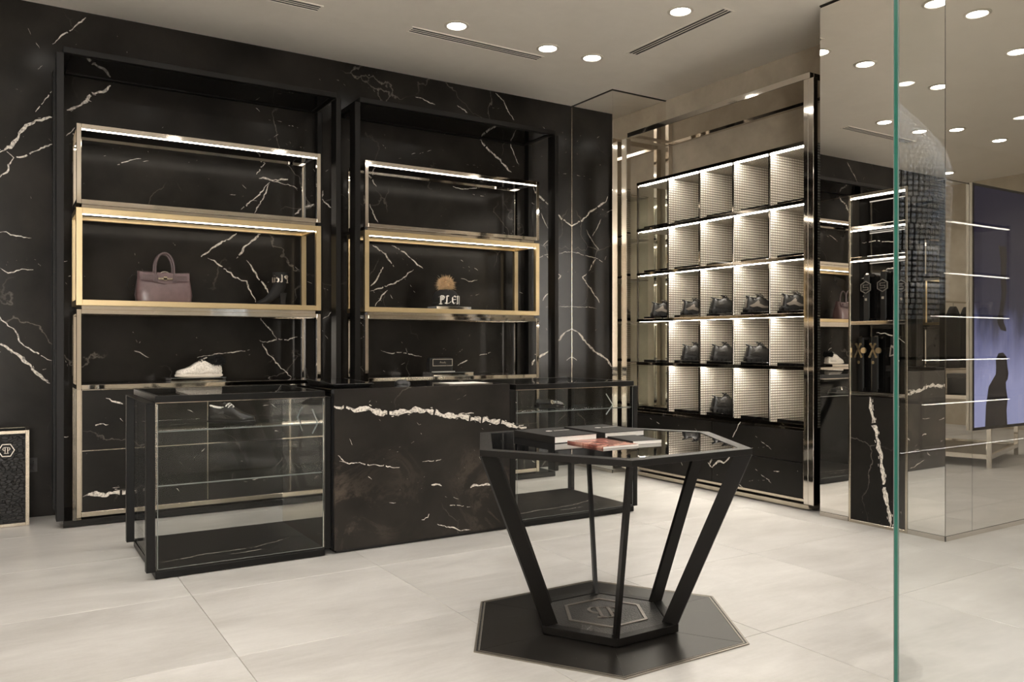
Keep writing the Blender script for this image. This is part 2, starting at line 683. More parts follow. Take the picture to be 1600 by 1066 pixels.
# ------------------------------------------------------------------ lettering and marks (2-D shapes)
def seg_quad(a, b, n):
    return [(a[0] - n[0], a[1] - n[1]), (a[0] + n[0], a[1] + n[1]), (b[0] + n[0], b[1] + n[1]), (b[0] - n[0], b[1] - n[1])]

def nib(strokes, ox, oy, sx, sy, pen=.085):
    """Broad-nib (blackletter) strokes."""
    out = []
    n = (pen, pen * .62)
    for st in strokes:
        for a, b in zip(st, st[1:]):
            q = seg_quad(a, b, n)
            out.append([(ox + u * sx, oy + v * sy) for u, v in q])
    return out

GLYPH = {
    'P': [[(.28, -.05), (.28, 1)], [(.05, .86), (.28, 1), (.6, .96), (.76, .76), (.62, .5), (.32, .46)], [(.08, 0), (.45, -.06)], [(.5, .9), (.5, .5)]],
    'L': [[(.28, 1), (.24, .08)], [(.06, .88), (.28, 1), (.5, .92)], [(.05, .1), (.3, 0), (.62, .08), (.78, .28)]],
    'E': [[(.74, .84), (.48, 1), (.22, .8), (.22, .24), (.45, 0), (.76, .16)], [(.2, .5), (.78, .56)]],
    'I': [[(.32, 1), (.32, 0)], [(.1, .9), (.32, 1), (.52, .94)], [(.12, .06), (.32, 0), (.55, .1)]],
    'N': [[(.22, 1), (.22, 0)], [(.05, .9), (.22, 1), (.66, .1)], [(.72, 1), (.72, 0), (.9, .08)]],
    'l': [[(.3, 1.08), (.3, .1), (.48, 0)]],
    'e': [[(.22, .42), (.56, .5), (.42, .68), (.22, .55), (.22, .16), (.42, 0), (.62, .12)]],
    'i': [[(.28, .64), (.28, .08), (.46, 0)], [(.24, .88), (.34, .94)]],
    'n': [[(.2, .66), (.2, 0)], [(.2, .58), (.5, .66), (.52, .06), (.66, 0)]],
}

def word(txt, width, height, adv=.86):
    n = len(txt)
    advs = [adv if ch.isupper() else adv * .62 for ch in txt]
    tot = sum(advs)
    out = []
    x = 0
    for ch, a in zip(txt, advs):
        k = width / tot
        out += nib(GLYPH[ch], x * k, 0, k, height)
        x += a
    return out

def p_shape(mirror=False):
    """A roman capital P in a unit box, as polygons."""
    q = [[(.20, 0), (.34, 0), (.34, 1), (.20, 1)], [(.06, 0), (.50, 0), (.50, .06), (.06, .06)], [(.06, .94), (.34, .94), (.34, 1), (.06, 1)]]
    a0, a1, n = PI / 2, -PI / 2, 12
    for i in range(n):
        t0, t1 = a0 + (a1 - a0) * i / n, a0 + (a1 - a0) * (i + 1) / n
        th = lambda t: .05 + .10 * max(0, math.cos(t))
        pt = lambda t, k: (.36 + (.40 - k * th(t)) * math.cos(t), .72 + (.28 - k * .055) * math.sin(t))
        q.append([pt(t0, 0), pt(t1, 0), pt(t1, 1), pt(t0, 1)])
    q += [[(.30, .94), (.38, .94), (.38, 1), (.30, 1)], [(.30, .44), (.38, .44), (.38, .50), (.30, .50)]]
    if mirror:
        q = [[(1 - u, v) for u, v in p[::-1]] for p in q]
    return q

def pp_emblem(R, ring=True, band=.09, flat_top=False):
    """The shop's mark: two capital Ps back to back inside a hexagon (points left and right)."""
    out = []
    hexo = [(R * math.cos(i * PI / 3), R * math.sin(i * PI / 3)) for i in range(6)]
    if ring:
        k = 1 - band
        for i in range(6):
            j = (i + 1) % 6
            out.append([hexo[i], hexo[j], (hexo[j][0] * k, hexo[j][1] * k), (hexo[i][0] * k, hexo[i][1] * k)])
    h, w = R * .86, R * .62
    out += [[(-w * 1.0 + u * w + .02 * R, -h / 2 + v * h) for u, v in p] for p in p_shape(True)]
    out += [[(u * w - .02 * R, -h / 2 + v * h) for u, v in p] for p in p_shape(False)]
    return out

# ------------------------------------------------------------------ courses of the white veins, metres on each face
V_WALL=[([(-0.008,2.667),(0.071,2.724),(0.123,2.838),(0.184,2.908),(0.232,2.939),(0.323,2.967)],0.022),
([(0.039,2.682),(0.079,2.636),(0.143,2.663),(0.232,2.726),(0.323,2.771)],0.011),
([(0.079,2.636),(0.039,2.547),(-0.008,2.486)],0.011),
([(0.548,3.779),(0.441,3.654),(0.378,3.569),(0.327,3.512)],0.009),
([(0.212,2.993),(0.274,3.083),(0.323,3.162)],0.006),
([(-0.008,1.49),(0.031,1.426),(0.091,1.366),(0.119,1.295),(0.151,1.253),(0.208,1.22),(0.319,1.153)],0.009),
([(-0.008,1.277),(0.043,1.239),(0.127,1.174),(0.167,1.135),(0.216,1.064),(0.307,0.986)],0.02),
([(-0.008,2.083),(0.031,2.095),(0.091,2.067),(0.188,2.064)],0.008),
([(-0.008,1.824),(0.043,1.803),(0.127,1.826),(0.2,1.829)],0.007),
([(0.42,3.034),(0.518,3.112),(0.591,3.187),(0.657,3.218),(0.71,3.276)],0.02),
([(0.411,2.845),(0.454,2.884),(0.488,2.933)],0.008),
([(1.83,2.882),(1.863,2.826),(1.9,2.814),(1.863,2.772),(1.82,2.713)],0.009),
([(1.846,2.673),(1.9,2.684),(1.954,2.668),(2.036,2.682),(2.092,2.683)],0.014),
([(1.938,2.655),(1.873,2.567),(1.767,2.46),(1.698,2.4)],0.009),
([(1.927,2.643),(1.873,2.513),(1.804,2.382)],0.009),
([(2.318,2.51),(2.232,2.464),(2.159,2.391)],0.014),
([(1.954,2.668),(2.092,2.655),(2.175,2.625)],0.006),
([(1.662,2.199),(1.559,2.139),(1.483,2.081),(1.373,1.996)],0.014),
([(1.873,2.225),(1.793,2.155),(1.74,2.098),(1.662,1.991)],0.016),
([(1.432,1.984),(1.533,1.926),(1.636,1.841),(1.74,1.802),(1.793,1.697),(1.82,1.633)],0.011),
([(1.74,1.98),(1.793,1.885),(1.884,1.781),(1.938,1.701)],0.013),
([(1.846,1.509),(1.9,1.428),(1.992,1.32)],0.009),
([(1.846,1.309),(1.916,1.293),(1.992,1.32),(2.092,1.32),(2.175,1.343)],0.008),
([(1.863,1.292),(1.916,1.211),(1.954,1.156),(2.036,1.073),(2.119,0.989)],0.009),
([(1.348,1.172),(1.483,1.197),(1.662,1.212),(1.767,1.222)],0.007),
([(0.882,1.226),(0.937,1.196),(0.983,1.165)],0.008),
([(0.759,2.669),(0.85,2.715),(0.928,2.739)],0.006),
([(2.404,2.631),(2.393,2.563),(2.434,2.527),(2.48,2.486)],0.012),
([(2.404,1.496),(2.463,1.531),(2.48,1.577)],0.008),
([(2.831,2.814),(2.874,2.76),(2.905,2.717)],0.011),
([(2.837,2.552),(2.874,2.474),(2.918,2.39)],0.01),
([(3.999,3.297),(4.08,3.219),(4.176,3.167),(4.251,3.1),(4.365,3.01)],0.018),
([(4.176,3.781),(4.266,3.725),(4.319,3.643),(4.396,3.545)],0.009),
([(4.281,3.418),(4.327,3.386),(4.38,3.238),(4.457,3.105)],0.009),
([(3.298,3.607),(3.391,3.591),(3.506,3.561)],0.008),
([(3.749,3.599),(3.855,3.534)],0.01),
([(4.629,2.888),(4.661,2.825),(4.765,2.756),(4.862,2.705),(4.919,2.649),(5.026,2.578),(5.144,2.512)],0.017),
([(4.725,2.633),(4.789,2.525),(4.846,2.443)],0.007),
([(4.558,2.75),(4.645,2.718)],0.008),
([(3.644,2.805),(3.784,2.782),(4.014,2.831)],0.006),
([(2.868,2.176),(2.968,2.123),(3.038,2.051),(3.077,1.993)],0.013),
([(3.057,2.188),(3.213,2.12),(3.298,2.053),(3.378,1.99)],0.011),
([(2.968,1.988),(2.905,1.862),(2.843,1.812)],0.013),
([(3.278,1.979),(3.141,1.871),(3.038,1.82),(2.843,1.76)],0.01),
([(3.013,1.778),(2.949,1.717),(2.899,1.621)],0.01),
([(3.784,1.917),(3.891,1.89),(3.97,1.906)],0.006),
([(4.701,2.168),(4.805,2.207),(4.927,2.228),(5.026,2.247),(5.144,2.254)],0.006),
([(4.919,2.026),(4.977,1.995),(4.919,1.919),(4.846,1.842),(4.749,1.726)],0.012),
([(5.144,1.459),(5.102,1.438),(5.026,1.383),(4.919,1.289),(4.846,1.222),(4.725,1.163),(4.645,1.111),(4.551,0.987)],0.02),
([(4.797,2.193),(4.862,2.117),(4.894,2.065)],0.011),
([(5.051,1.106),(5.102,1.14),(5.144,1.146)],0.007),
([(4.789,1.661),(4.894,1.677),(5.01,1.673),(5.144,1.683)],0.005),
([(2.949,1.217),(3.038,1.187),(3.141,1.198),(3.239,1.18),(3.365,1.167)],0.007),
([(3.749,1.071),(3.855,1.125)],0.01),
([(3.978,1.162),(4.124,1.193)],0.006),
([(4.927,2.503),(4.846,2.383),(4.749,2.29)],0.006)]
V_COUNTER=[([(1.709,0.893),(1.786,0.894),(1.857,0.871),(1.928,0.864),(2.0,0.845),(2.056,0.85),(2.131,0.851),(2.251,0.854),(2.315,0.851),(2.407,0.83),(2.535,0.799),(2.632,0.786),(2.75,0.767),(2.886,0.747),(2.974,0.721),(3.101,0.687)],0.032),
([(1.742,0.56),(1.911,0.535),(2.087,0.501),(2.14,0.505)],0.006),
([(2.366,0.362),(2.44,0.351)],0.016),
([(2.656,0.318),(2.7,0.335),(2.815,0.316)],0.014),
([(2.297,0.141),(2.338,0.157),(2.347,0.177)],0.01),
([(2.407,0.099),(2.502,0.067),(2.597,0.038),(2.656,0.04)],0.007),
([(1.733,0.6),(1.791,0.556)],0.005),
([(2.559,0.811),(2.681,0.822)],0.006),
([(2.301,0.517),(2.44,0.523)],0.004),
([(1.928,0.454),(1.949,0.433)],0.006),
([(2.487,0.216),(2.656,0.19)],0.004)]
V_DRAWER=[([(0.487,0.199),(0.529,0.203),(0.578,0.217),(0.631,0.207),(0.689,0.22),(0.755,0.218),(0.827,0.215)],0.028),
([(0.631,0.888),(0.672,0.868),(0.743,0.847)],0.012),
([(0.549,0.696),(0.598,0.698),(0.647,0.691)],0.009)]
V_SHOE=[([(4.722,0.624),(4.75,0.579),(4.792,0.532),(4.82,0.497)],0.009),
([(5.092,0.247),(5.046,0.214),(4.987,0.249),(4.95,0.265),(4.913,0.258),(4.863,0.319),(4.827,0.35)],0.016),
([(5.046,0.275),(5.077,0.232)],0.006),
([(4.383,0.263),(4.326,0.26)],0.008),
([(4.921,0.099),(4.87,0.122)],0.012),
([(4.743,0.103),(4.701,0.093)],0.01)]
V_NICHE=[([(3.487,0.908),(3.478,0.85),(3.463,0.775),(3.438,0.665),(3.419,0.556),(3.394,0.447),(3.385,0.338),(3.366,0.208),(3.347,0.123),(3.332,0.025)],0.03)]
V_NICHEBACK=[([(3.522,1.354),(3.438,1.348),(3.38,1.339),(3.332,1.316),(3.271,1.281)],0.008),
([(3.64,1.755),(3.563,1.768)],0.01),
([(3.448,1.809),(3.366,1.807)],0.01),
([(3.629,1.63),(3.588,1.633)],0.008),
([(3.385,1.631),(3.342,1.625)],0.008),
([(3.635,2.012),(3.527,2.014),(3.428,1.995),(3.366,1.997)],0.005)]

# ------------------------------------------------------------------ the room
CEIL = 3.80
XL, XR, YF, YB = -4.0, 12.8, -3.4, 6.95

floor = MB().box(XL, XR, YF, YB, -.12, -.004).build('floor', 'grout')
tag(floor, kind='structure')
tile_me = None
TX, TY = 1.0205, .956
for i in range(-5, 13):
    for j in range(-6, 5):
        x0, y0 = .82 + i * TX, 2.452 + j * TY
        if x0 + TX < XL or x0 > XR or y0 + TY < YF or y0 > YB:
            continue
        if tile_me is None:
            t0 = MB().box(.0012, TX - .0012, .0012, TY - .0012, -.02, 0).build('tile', 'tile', at=(0, 0, 0), bevel=.0012)
            tile_me = t0.data
            t = t0
        else:
            t = bpy.data.objects.new('tile', tile_me)
            COL.objects.link(t)
        t.parent = floor
        t.location = (x0, y0, 0)

tag(MB().box(XL, XR, YF, YB, CEIL, CEIL + .15).build('ceiling', 'ceiling'), kind='structure')

mb = MB().box(XL - .12, 5.95, YB, YB + .12, 0, CEIL)
mb.veins(V_WALL, lambda a, b: (a, YB - .0008, b), 1, seed=3)
mb.flecks(120, -.5, 5.1, .4, 3.75, lambda a, b: (a, YB - .0008, b), 21)
wall_back = tag(mb.build('wall_back', ['marble', 'vein']), kind='structure')

tag(BX('wall_left', 'palewall', None, XL - .12, XL, YF, YB, 0, CEIL), kind='structure')
tag(MB().box(-.8, XR, YF - .12, YF, 0, CEIL).box(XL, -2.5, YF - .12, YF, 0, CEIL).build('wall_front', 'palewall'), kind='structure')   # unseen gap added and placed so the bright background lights the ceiling
tag(BX('wall_far_right', 'plaster', None, XR, XR + .12, YF, 3.9, 0, CEIL), kind='structure')
tag(BX('wall_right', 'plaster', None, 5.83, 5.95, 3.90, 6.2769, 0, CEIL), kind='structure')

# mirror-clad pier in the far corner
pier = tag(BX('wall_corner', 'seam', None, 5.127, 5.95, 6.277, YB, 0, CEIL), kind='structure')
BX('mirror_panel', 'mirror', pier, 5.120, 5.126, 6.272, YB - .003, .03, CEIL - .014)
BX('mirror_panel', 'mirror', pier, 5.122, 5.829, 6.270, 6.276, .03, CEIL - .014)
BX('joint_strip', 'champagne', pier, 5.1175, 5.1195, YB - .004, YB - .001, 0, CEIL - .012)
BX('skirting', 'chrome', pier, 5.114, 5.829, 6.266, 6.2695, 0, .03)
BX('skirting', 'chrome', pier, 5.114, 5.1195, 6.266, YB - .003, 0, .03)

# mirror-clad pier on the right, with the belt cabinet let into its side
XA, YBm, ZS = 5.165, 2.95, 2.344
pier2 = tag(MB().box(XA + .14, XR, YBm + .007, 3.90, 0, CEIL)
            .box(XA + .007, XA + .14, YBm + .007, 3.206, 0, CEIL)
            .box(XA + .007, XA + .14, 3.659, 3.90, 0, CEIL)
            .box(XA + .007, XA + .14, 3.2, 3.67, ZS + .002, CEIL).build('wall_column', 'seam'), kind='structure')
for b in ((XA, XA + .006, YBm + .001, 3.2060, .034, ZS - .003),
          (XA, XA + .006, 3.6590, 3.8980, .034, ZS - .003),
          (XA, XA + .006, YBm + .001, 3.8980, ZS + .003, CEIL - .02)):
    BX('mirror_panel', 'mirror', pier2, *b)
for b in ((XA + .001, 5.482, .034, ZS - .003), (5.486, 6.80, .034, ZS - .003), (6.804, 8.1, .034, ZS - .003), (XA + .001, 8.1, ZS + .003, CEIL - .02)):
    BX('mirror_panel', 'mirror', pier2, b[0], b[1], YBm, YBm + .006, b[2], b[3])
BX('skirting', 'chrome', pier2, XA - .004, XA + .003, YBm - .004, 3.206, 0, .032)
BX('skirting', 'chrome', pier2, XA - .004, XA + .003, 3.659, 3.898, 0, .032)
BX('skirting', 'chrome', pier2, XA - .004, 8.1, YBm - .004, YBm + .003, 0, .032)
BX('wall_panel', 'plaster', pier2, 8.104, XR, YBm - .004, YBm + .006, 0, CEIL)
BX('joint_strip', 'chrome', pier2, XA - .0015, XA + .0015, YBm - .001, 3.898, ZS - .003, ZS + .003)
BX('corner_strip', 'seam', pier2, XA - .001, XA + .002, YBm - .001, YBm + .002, .03, CEIL - .02)
tag(MB().box(5.112, 5.135, 6.264, YB, CEIL - .009, CEIL - .001).box(5.135, 5.829, 6.264, 6.29, CEIL - .009, CEIL - .001)
    .build('trim_1', 'seam'), kind='structure')
tag(MB().box(XA - .006, XA + .01, YBm - .006, 3.898, CEIL - .009, CEIL - .001).box(XA + .01, 8.1, YBm - .006, YBm + .01, CEIL - .009, CEIL - .001)
    .build('trim_2', 'seam'), kind='structure')

# black marble hexagon let into the floor under the table
HC = (2.350, 2.932)
HX = [(.693, 0), (.343, .548), (-.343, .548), (-.693, 0), (-.343, -.548), (.343, -.548)]
hx = lambda k, c=HC: [(c[0] + x * k, c[1] + y * k) for x, y in HX]
inlay = thing('floor_inlay', (*HC, 0), 'black marble hexagon let into the pale floor under the table', 'floor inlay')
MB().ring(hx(1.0), hx(.985), .0004, .0052).build('metal_border', 'border', inlay)
MB().ring(hx(.984), hx(.972), .0004, .0035).build('shadow_joint', 'black', inlay)
MB().ring(hx(.971), hx(.962), .0004, .0052).build('metal_border', 'border', inlay)
o_ = hx(.960)
V_FLOOR = {3: [([(1.80, 2.90), (1.83, 2.86), (1.835, 2.80), (1.86, 2.76)], .006)],
           4: [([(1.95, 2.53), (2.02, 2.56), (2.10, 2.52), (2.20, 2.50)], .004)]}
for k in range(6):
    a, b = Vector(o_[k]), Vector(o_[(k + 1) % 6])
    c = Vector(HC)
    e = .0011
    mid = (a + b + c) / 3
    sh = lambda p: tuple(p + (mid - p).normalized() * e * 1.6)
    mb = MB().prism([sh(a), sh(b), sh(c)], .0004, .005)
    mb.build('marble_slab', 'marble_floor', inlay)

# wall socket low on the marble wall, beside the crocodile case
so = thing('wall_socket', (.202, YB - .002, .39), 'small black square socket on the marble wall beside the black case', 'socket')
BX('plate', 'plastic_black', so, .178, .226, YB - .009, YB - .001, .335, .438, bevel=.002)
MB().lathe([(.014, 0), (.014, .004)], 16).local('insert', 'black', so, Matrix.Translation((0, -.0075, 0)) @ Matrix.Rotation(PI / 2, 4, 'X'))

# ------------------------------------------------------------------ ceiling: lamps and air grilles
def downlight(x, y, label, front=False, first=[None]):
    if first[0] is None:
        t = thing('downlight', (0, 0, CEIL), label, 'ceiling light', 'recessed ceiling downlights')
        n = 28
        MB().lathe([(.076, -.0005), (.098, -.0005), (.098, -.006), (.078, -.010), (.073, -.004)], n, caps=False).build('trim_ring', 'white', t, smooth=True).location = (0, 0, 0)
        for o in t.children:
            o.data.transform(Matrix.Translation((0, 0, CEIL)))
        MB().lathe([(.071, CEIL - .0005), (.071, CEIL - .006), (.06, CEIL - .010), (.0, CEIL - .0115)], n, caps=False).build('lens', 'lamp', t, smooth=True)
        ld = bpy.data.lights.new('lamp', 'SPOT')
        ld.energy = SPOT_W
        ld.color = SPOT_COL
        ld.spot_size = math.radians(128)
        ld.spot_blend = .75
        ld.shadow_soft_size = .055
        lo = bpy.data.objects.new('lamp', ld)
        COL.objects.link(lo)
        lo.parent = t
        lo.location = (0, 0, -.075)
        first[0] = t
    else:
        t = copy_tree(first[0])
    if front:
        for o in t.children:
            if o.type == 'LIGHT' and front == 'accent':
                o.data = o.data.copy()
                o.data.energy = 1100
                o.data.spot_size = math.radians(40)
                o.data.spot_blend = .4
                o.rotation_euler = (-math.radians(15.5), 0, 0)
            elif o.type == 'LIGHT':
                if len(first) == 1:
                    first.append(o.data.copy())
                    first[1].energy = SPOT_W_FRONT
                o.data = first[1]
    return place(t, (x, y, CEIL), 0, label, 'recessed ceiling downlights')

downlight(3.05, 5.67, 'round ceiling downlight beyond the long grille, left of the visible four')
downlight(3.94, 5.69, 'round ceiling downlight at the right end of the long grille')
downlight(4.40, 5.67, 'round ceiling downlight nearest the mirrored corner pier')
downlight(4.35, 4.52, 'round ceiling downlight beside the grille that runs towards the room corner')
downlight(2.95, .78, 'round ceiling downlight over the crystal torso, out of sight', 'accent')
REFL = 'round ceiling downlight seen only as a reflection in the right-hand mirror pier'
for x, y in ((3.75, 4.49), (1.84, 5.55), (1.12, 5.57), (2.56, 4.50), (4.48, 3.41), (6.30, 2.55), (7.41, 2.30), (9.50, .61), (10.45, .61)):
    downlight(x, y, REFL)
OUT = 'round ceiling downlight out of sight above or behind the viewer'
for x, y in ((.3, 5.6), (-.7, 5.6), (-1.9, 5.6), (-3.1, 5.6), (1.3, 4.5), (.1, 4.5), (-1.3, 4.5), (-2.8, 4.5),
             (3.3, 3.4), (2.1, 3.4), (.9, 3.4), (-.4, 3.4), (-1.9, 3.4),
             (4.3, 2.2), (3.1, 2.2), (1.8, 2.2), (.4, 2.2), (-1.2, 2.2), (-3.0, 2.4),
             (4.6, 1.0), (3.4, .95), (1.5, .8), (0., .8), (-1.8, .8),
             (5.0, -.5), (3.4, -.7), (1.6, -.8), (0., -1.), (-2.2, -1.), (4.2, -2.2), (2.0, -2.3), (-.4, -2.3),
             (6.2, 1.1), (7.8, .9), (11.6, 1.6), (6.6, -.8), (8.4, -1.), (10.2, -1.2), (11.8, -.8), (7.4, -2.4), (9.6, -2.4), (11.6, -2.4)):
    downlight(x, y, OUT, y < 3.6)

def grille(x0, x1, y0, y1, label):
    t = thing('air_grille', ((x0 + x1) / 2, (y0 + y1) / 2, CEIL), label, 'air grille')
    z0, z1 = CEIL - .006, CEIL - .0005
    along_x = (x1 - x0) > (y1 - y0)
    f = .014
    MB().ring([(x0, y0), (x1, y0), (x1, y1), (x0, y1)], [(x0 + f, y0 + f), (x1 - f, y0 + f), (x1 - f, y1 - f), (x0 + f, y1 - f)], z0, z1).build('frame', 'ceiling', t)
    BX('duct', 'black', t, x0 + f, x1 - f, y0 + f, y1 - f, CEIL - .0016, CEIL - .0006)
    n = 3
    for k in range(1, n):
        if along_x:
            c = y0 + f + (y1 - y0 - 2 * f) * k / n
            BX('slat', 'ceiling', t, x0 + f, x1 - f, c - .005, c + .005, z0 + .001, z1 - .002)
        else:
            c = x0 + f + (x1 - x0 - 2 * f) * k / n
            BX('slat', 'ceiling', t, c - .005, c + .005, y0 + f, y1 - f, z0 + .001, z1 - .002)
    return t

grille(2.76, 4.03, 5.87, 5.995, 'long slotted ceiling grille parallel to the marble wall, right of the other one')
grille(.70, 2.035, 5.87, 5.995, 'slotted ceiling grille cut by the top edge of the picture')
grille(4.575, 4.70, 4.30, 5.42, 'slotted ceiling grille running towards the mirrored corner pier')

# ------------------------------------------------------------------ the black framed wall display units
def rect_frame_parts(parent, name, mat, x0, x1, y0, y1, z0, z1, t, bevel=.0015):
    """The twelve bars of an open box frame: posts and rails."""
    ps = []
    for y in ((y0, y0 + t), (y1 - t, y1)):
        for x in ((x0, x0 + t), (x1 - t, x1)):
            ps.append(BX('post', mat, parent, *x, *y, z0, z1, bevel=bevel))
        for z in ((z0, z0 + t), (z1 - t, z1)):
            ps.append(BX('rail', mat, parent, x0 + t + .0003, x1 - t - .0003, *y, *z, bevel=bevel))
    for x in ((x0, x0 + t), (x1 - t, x1)):
        for z in ((z0, z0 + t), (z1 - t, z1)):
            ps.append(BX('side_rail', mat, parent, *x, y0 + t + .0003, y1 - t - .0003, *z, bevel=bevel))
    return ps

Y0, Y1 = 6.44, 6.86      # front and back of the metal shelf frames

def shelf_box(unit, x0, x1, z0, z1, mat, t, panel_mat, top_mat, label, led=True):
    base = BX('shelf_frame', panel_mat, unit, x0 + t, x1 - t, Y0 + t, Y1 - t, z0 + t * .35, z0 + t - .001)
    tag(base, label)
    rect_frame_parts(base, 'rail', mat, x0, x1, Y0, Y1, z0, z1, t)
    BX('top_panel', top_mat, base, x0 + t, x1 - t, Y0 + t, Y1 - t, z1 - t * .6, z1 - t * .35)
    if led:
        BX('led_strip', 'led', base, x0 + t + .004, x1 - t - .004, Y0 + t + .004, Y0 + t + .012, z1 - t - .0045, z1 - t + .002)
    return base

def wall_unit(x0, x1, bx0, bx1, label, veins):
    t = thing('wall_display_unit', ((x0 + x1) / 2, 6.67, 0), label, 'display unit', 'black framed wall display units')
    MB().box(x0, x1, 6.40, 6.94, .004, .051).build('plinth', 'black_gloss', t, bevel=.002)
    for a, b in ((x0 - .041, x0 + .006), (x1 - .002, x1 + .04)):
        BX('frame_post', 'bronze_metal', t, a, b, 6.405, 6.525, .052, 3.296, bevel=.002)
        BX('frame_post', 'bronze_metal', t, a, b, 6.87, 6.94, .052, 3.296, bevel=.002)
    for y in ((6.40, 6.448), (6.90, 6.942)):
        BX('frame_rail', 'bronze_metal', t, x0, x1, *y, 3.297, 3.338, bevel=.002)
    for x in ((x0, x0 + .045), (x1 - .045, x1)):
        BX('frame_rail', 'bronze_metal', t, *x, 6.449, 6.899, 3.297, 3.338, bevel=.002)
    BX('frame_top', 'black_gloss', t, x0 + .046, x1 - .046, 6.449, 6.899, 3.305, 3.318)
    s, g = .031, .040
    shelf_box(t, bx0, bx1, 2.268, 2.830, 'chrome', s, 'black_gloss', 'black_gloss', 'polished steel shelf frame, empty, at the top')
    shelf_box(t, bx0 - .003, bx1 + .003, 1.551, 2.240, 'gold', g, 'gold', 'black_gloss', 'satin brass shelf frame in the middle')
    shelf_box(t, bx0, bx1, .958, 1.523, 'chrome', s, 'chrome', 'black_gloss', 'polished steel shelf frame below the brass one', False)
    for z in ((1.524, 1.550), (2.241, 2.267)):
        BX('spacer', 'chrome', t, bx0 + .035, bx1 - .035, 6.475, 6.83, *z)
    # marble fronted base cabinet
    cab = BX('cabinet', 'black', t, bx0 + .03, bx1 - .03, 6.475, 6.86, .052, .957)
    for x in ((bx0, bx0 + .03), (bx1 - .03, bx1)):
        BX('post', 'champagne', cab, *x, Y0, Y0 + .03, .052, .957, bevel=.0015)
        BX('post', 'champagne', cab, *x, Y1 - .03, Y1, .052, .957, bevel=.0015)
    BX('rail', 'champagne', cab, bx0 + .031, bx1 - .031, Y0 + .002, Y0 + .03, .058, .092, bevel=.0015)
    mid = (bx0 + bx1) / 2
    for i, (a, b) in enumerate(((bx0 + .036, mid - .004), (mid + .004, bx1 - .036))):
        for j, (za, zb) in enumerate(((.100, .520), (.529, .950))):
            mb = MB().box(a, b, Y0 + .012, Y0 + .032, za, zb)
            vv = [v for v in veins if a < v[0][len(v[0]) // 2][0] < b and za < v[0][0][1] < zb]
            mb.veins(vv, lambda p, q: (p, Y0 + .0115, q), 1, seed=5)
            mb.flecks(7, a, b, za, zb, lambda p, q: (p, Y0 + .0115, q), int(a * 10) + j)
            mb.build('drawer', ['marble_dark', 'vein'], cab)
            BX('edge_strip', 'champagne', cab, a, b, Y0 + .013, Y0 + .03, zb + .001, zb + .006)
        BX('edge_strip', 'champagne', cab, a - .005, a - .001, Y0 + .013, Y0 + .03, .10, .95)
    return t

wall_unit(.362, 2.328, .446, 2.208, 'black framed wall display unit holding the mauve handbag, left of the other one', V_DRAWER)
wall_unit(2.530, 4.522, 2.592, 4.360, 'black framed wall display unit holding the bobble hat, right of the other one',
          [([(x + 2.146, z) for x, z in p], w) for p, w in V_DRAWER])
wall_unit(-2.95, -.98, -2.86, -1.10, 'black framed wall display unit seen only in the mirror pier', [])

# ------------------------------------------------------------------ steel and mesh shoe wall
XF = 5.215
YD = [6.030, 5.610, 5.206, 4.815, 4.433, 4.050]      # cell dividers, left to right
ZR = [2.832, 2.380, 1.955, 1.508, 1.092, .643]       # shelf levels, top to bottom
su = thing('shoe_display_wall', (5.5, 5.05, 0), 'polished steel shoe wall of lit mesh-lined cubbies by the mirror piers', 'shoe display')
MB().box(XF, 5.80, 4.041, 6.003, .012, .046).build('plinth', 'champagne', su, bevel=.002)
BX('plinth_foot', 'black', su, XF + .05, 5.79, 4.09, 5.95, .0005, .012)
for a, b in ((3.990, 4.038), (4.0395, 4.080), (6.160, 6.236)):
    BX('frame_post', 'chrome', su, XF - .006, XF + .045, a, b, .05, 3.303, bevel=.0014)
for a, b in ((4.0, 4.045), (6.16, 6.205)):
    BX('frame_post', 'chrome', su, 5.76, 5.82, a, b, .05, 3.303, bevel=.003)
for x in ((XF, XF + .05), (5.775, 5.82)):
    BX('frame_rail', 'chrome', su, *x, 4.029, 6.159, 3.306, 3.354, bevel=.002)
for y in ((4.029, 4.075), (6.113, 6.159)):
    BX('frame_rail', 'chrome', su, XF + .051, 5.774, *y, 3.306, 3.354, bevel=.002)
BX('frame_top', 'chrome', su, XF + .051, 5.774, 4.076, 6.112, 3.322, 3.336)

xc0, xc1 = 5.235, 5.790
for i, z in enumerate(ZR):
    sh_ = BX('shelf', 'studmesh', su, xc0 + .016, xc1, YD[-1], YD[0] + .012, z - .012, z + .004)
    BX('front_rail', 'black_chrome', sh_, xc0, xc0 + .015, YD[-1] - .008, YD[0] + .014, z - .0165, z + .012, bevel=.0015)
for i in range(5):
    zt, zb = ZR[i] - .018, ZR[i + 1] + .0125
    for k, y in enumerate(YD):
        if k == 0:
            d = BX('divider', 'glass_low', su, xc0 + .013, xc1, y + .002, y + .008, zb - .008, zt)
        else:
            d = BX('divider', 'studmesh', su, xc0 + .013, xc1, y - .005, y + .005, zb - .008, zt)
        BX('front_edge', 'black_chrome', d, xc0, xc0 + .012, y - .008, y + .008, zb - .0005, zt - .002, bevel=.0015)
for k in range(1, 5):
    for i in range(5):
        BX('back_panel', 'studmesh', su, xc1 + .001, xc1 + .008, YD[k + 1] + .003, YD[k] - .003, ZR[i + 1] + .005, ZR[i] - .013)
led_me = riser_me = None
for i in range(5):
    for k in range(5):
        ya, yb = YD[k + 1] + .012, YD[k] - .012
        z = ZR[i] - .0135
        BX('led_strip', 'led_bright', su, xc0 + .018, xc0 + .070, ya, yb, z - .0030, z - .0003)
        zr = ZR[i + 1] + .0045
        BX('riser', 'black_gloss', su, 5.275, 5.60, ya + .028, yb - .035, zr, zr + .030, bevel=.001)
cab = BX('cabinet', 'black', su, 5.26, 5.79, 4.06, 6.03, .047, .628)
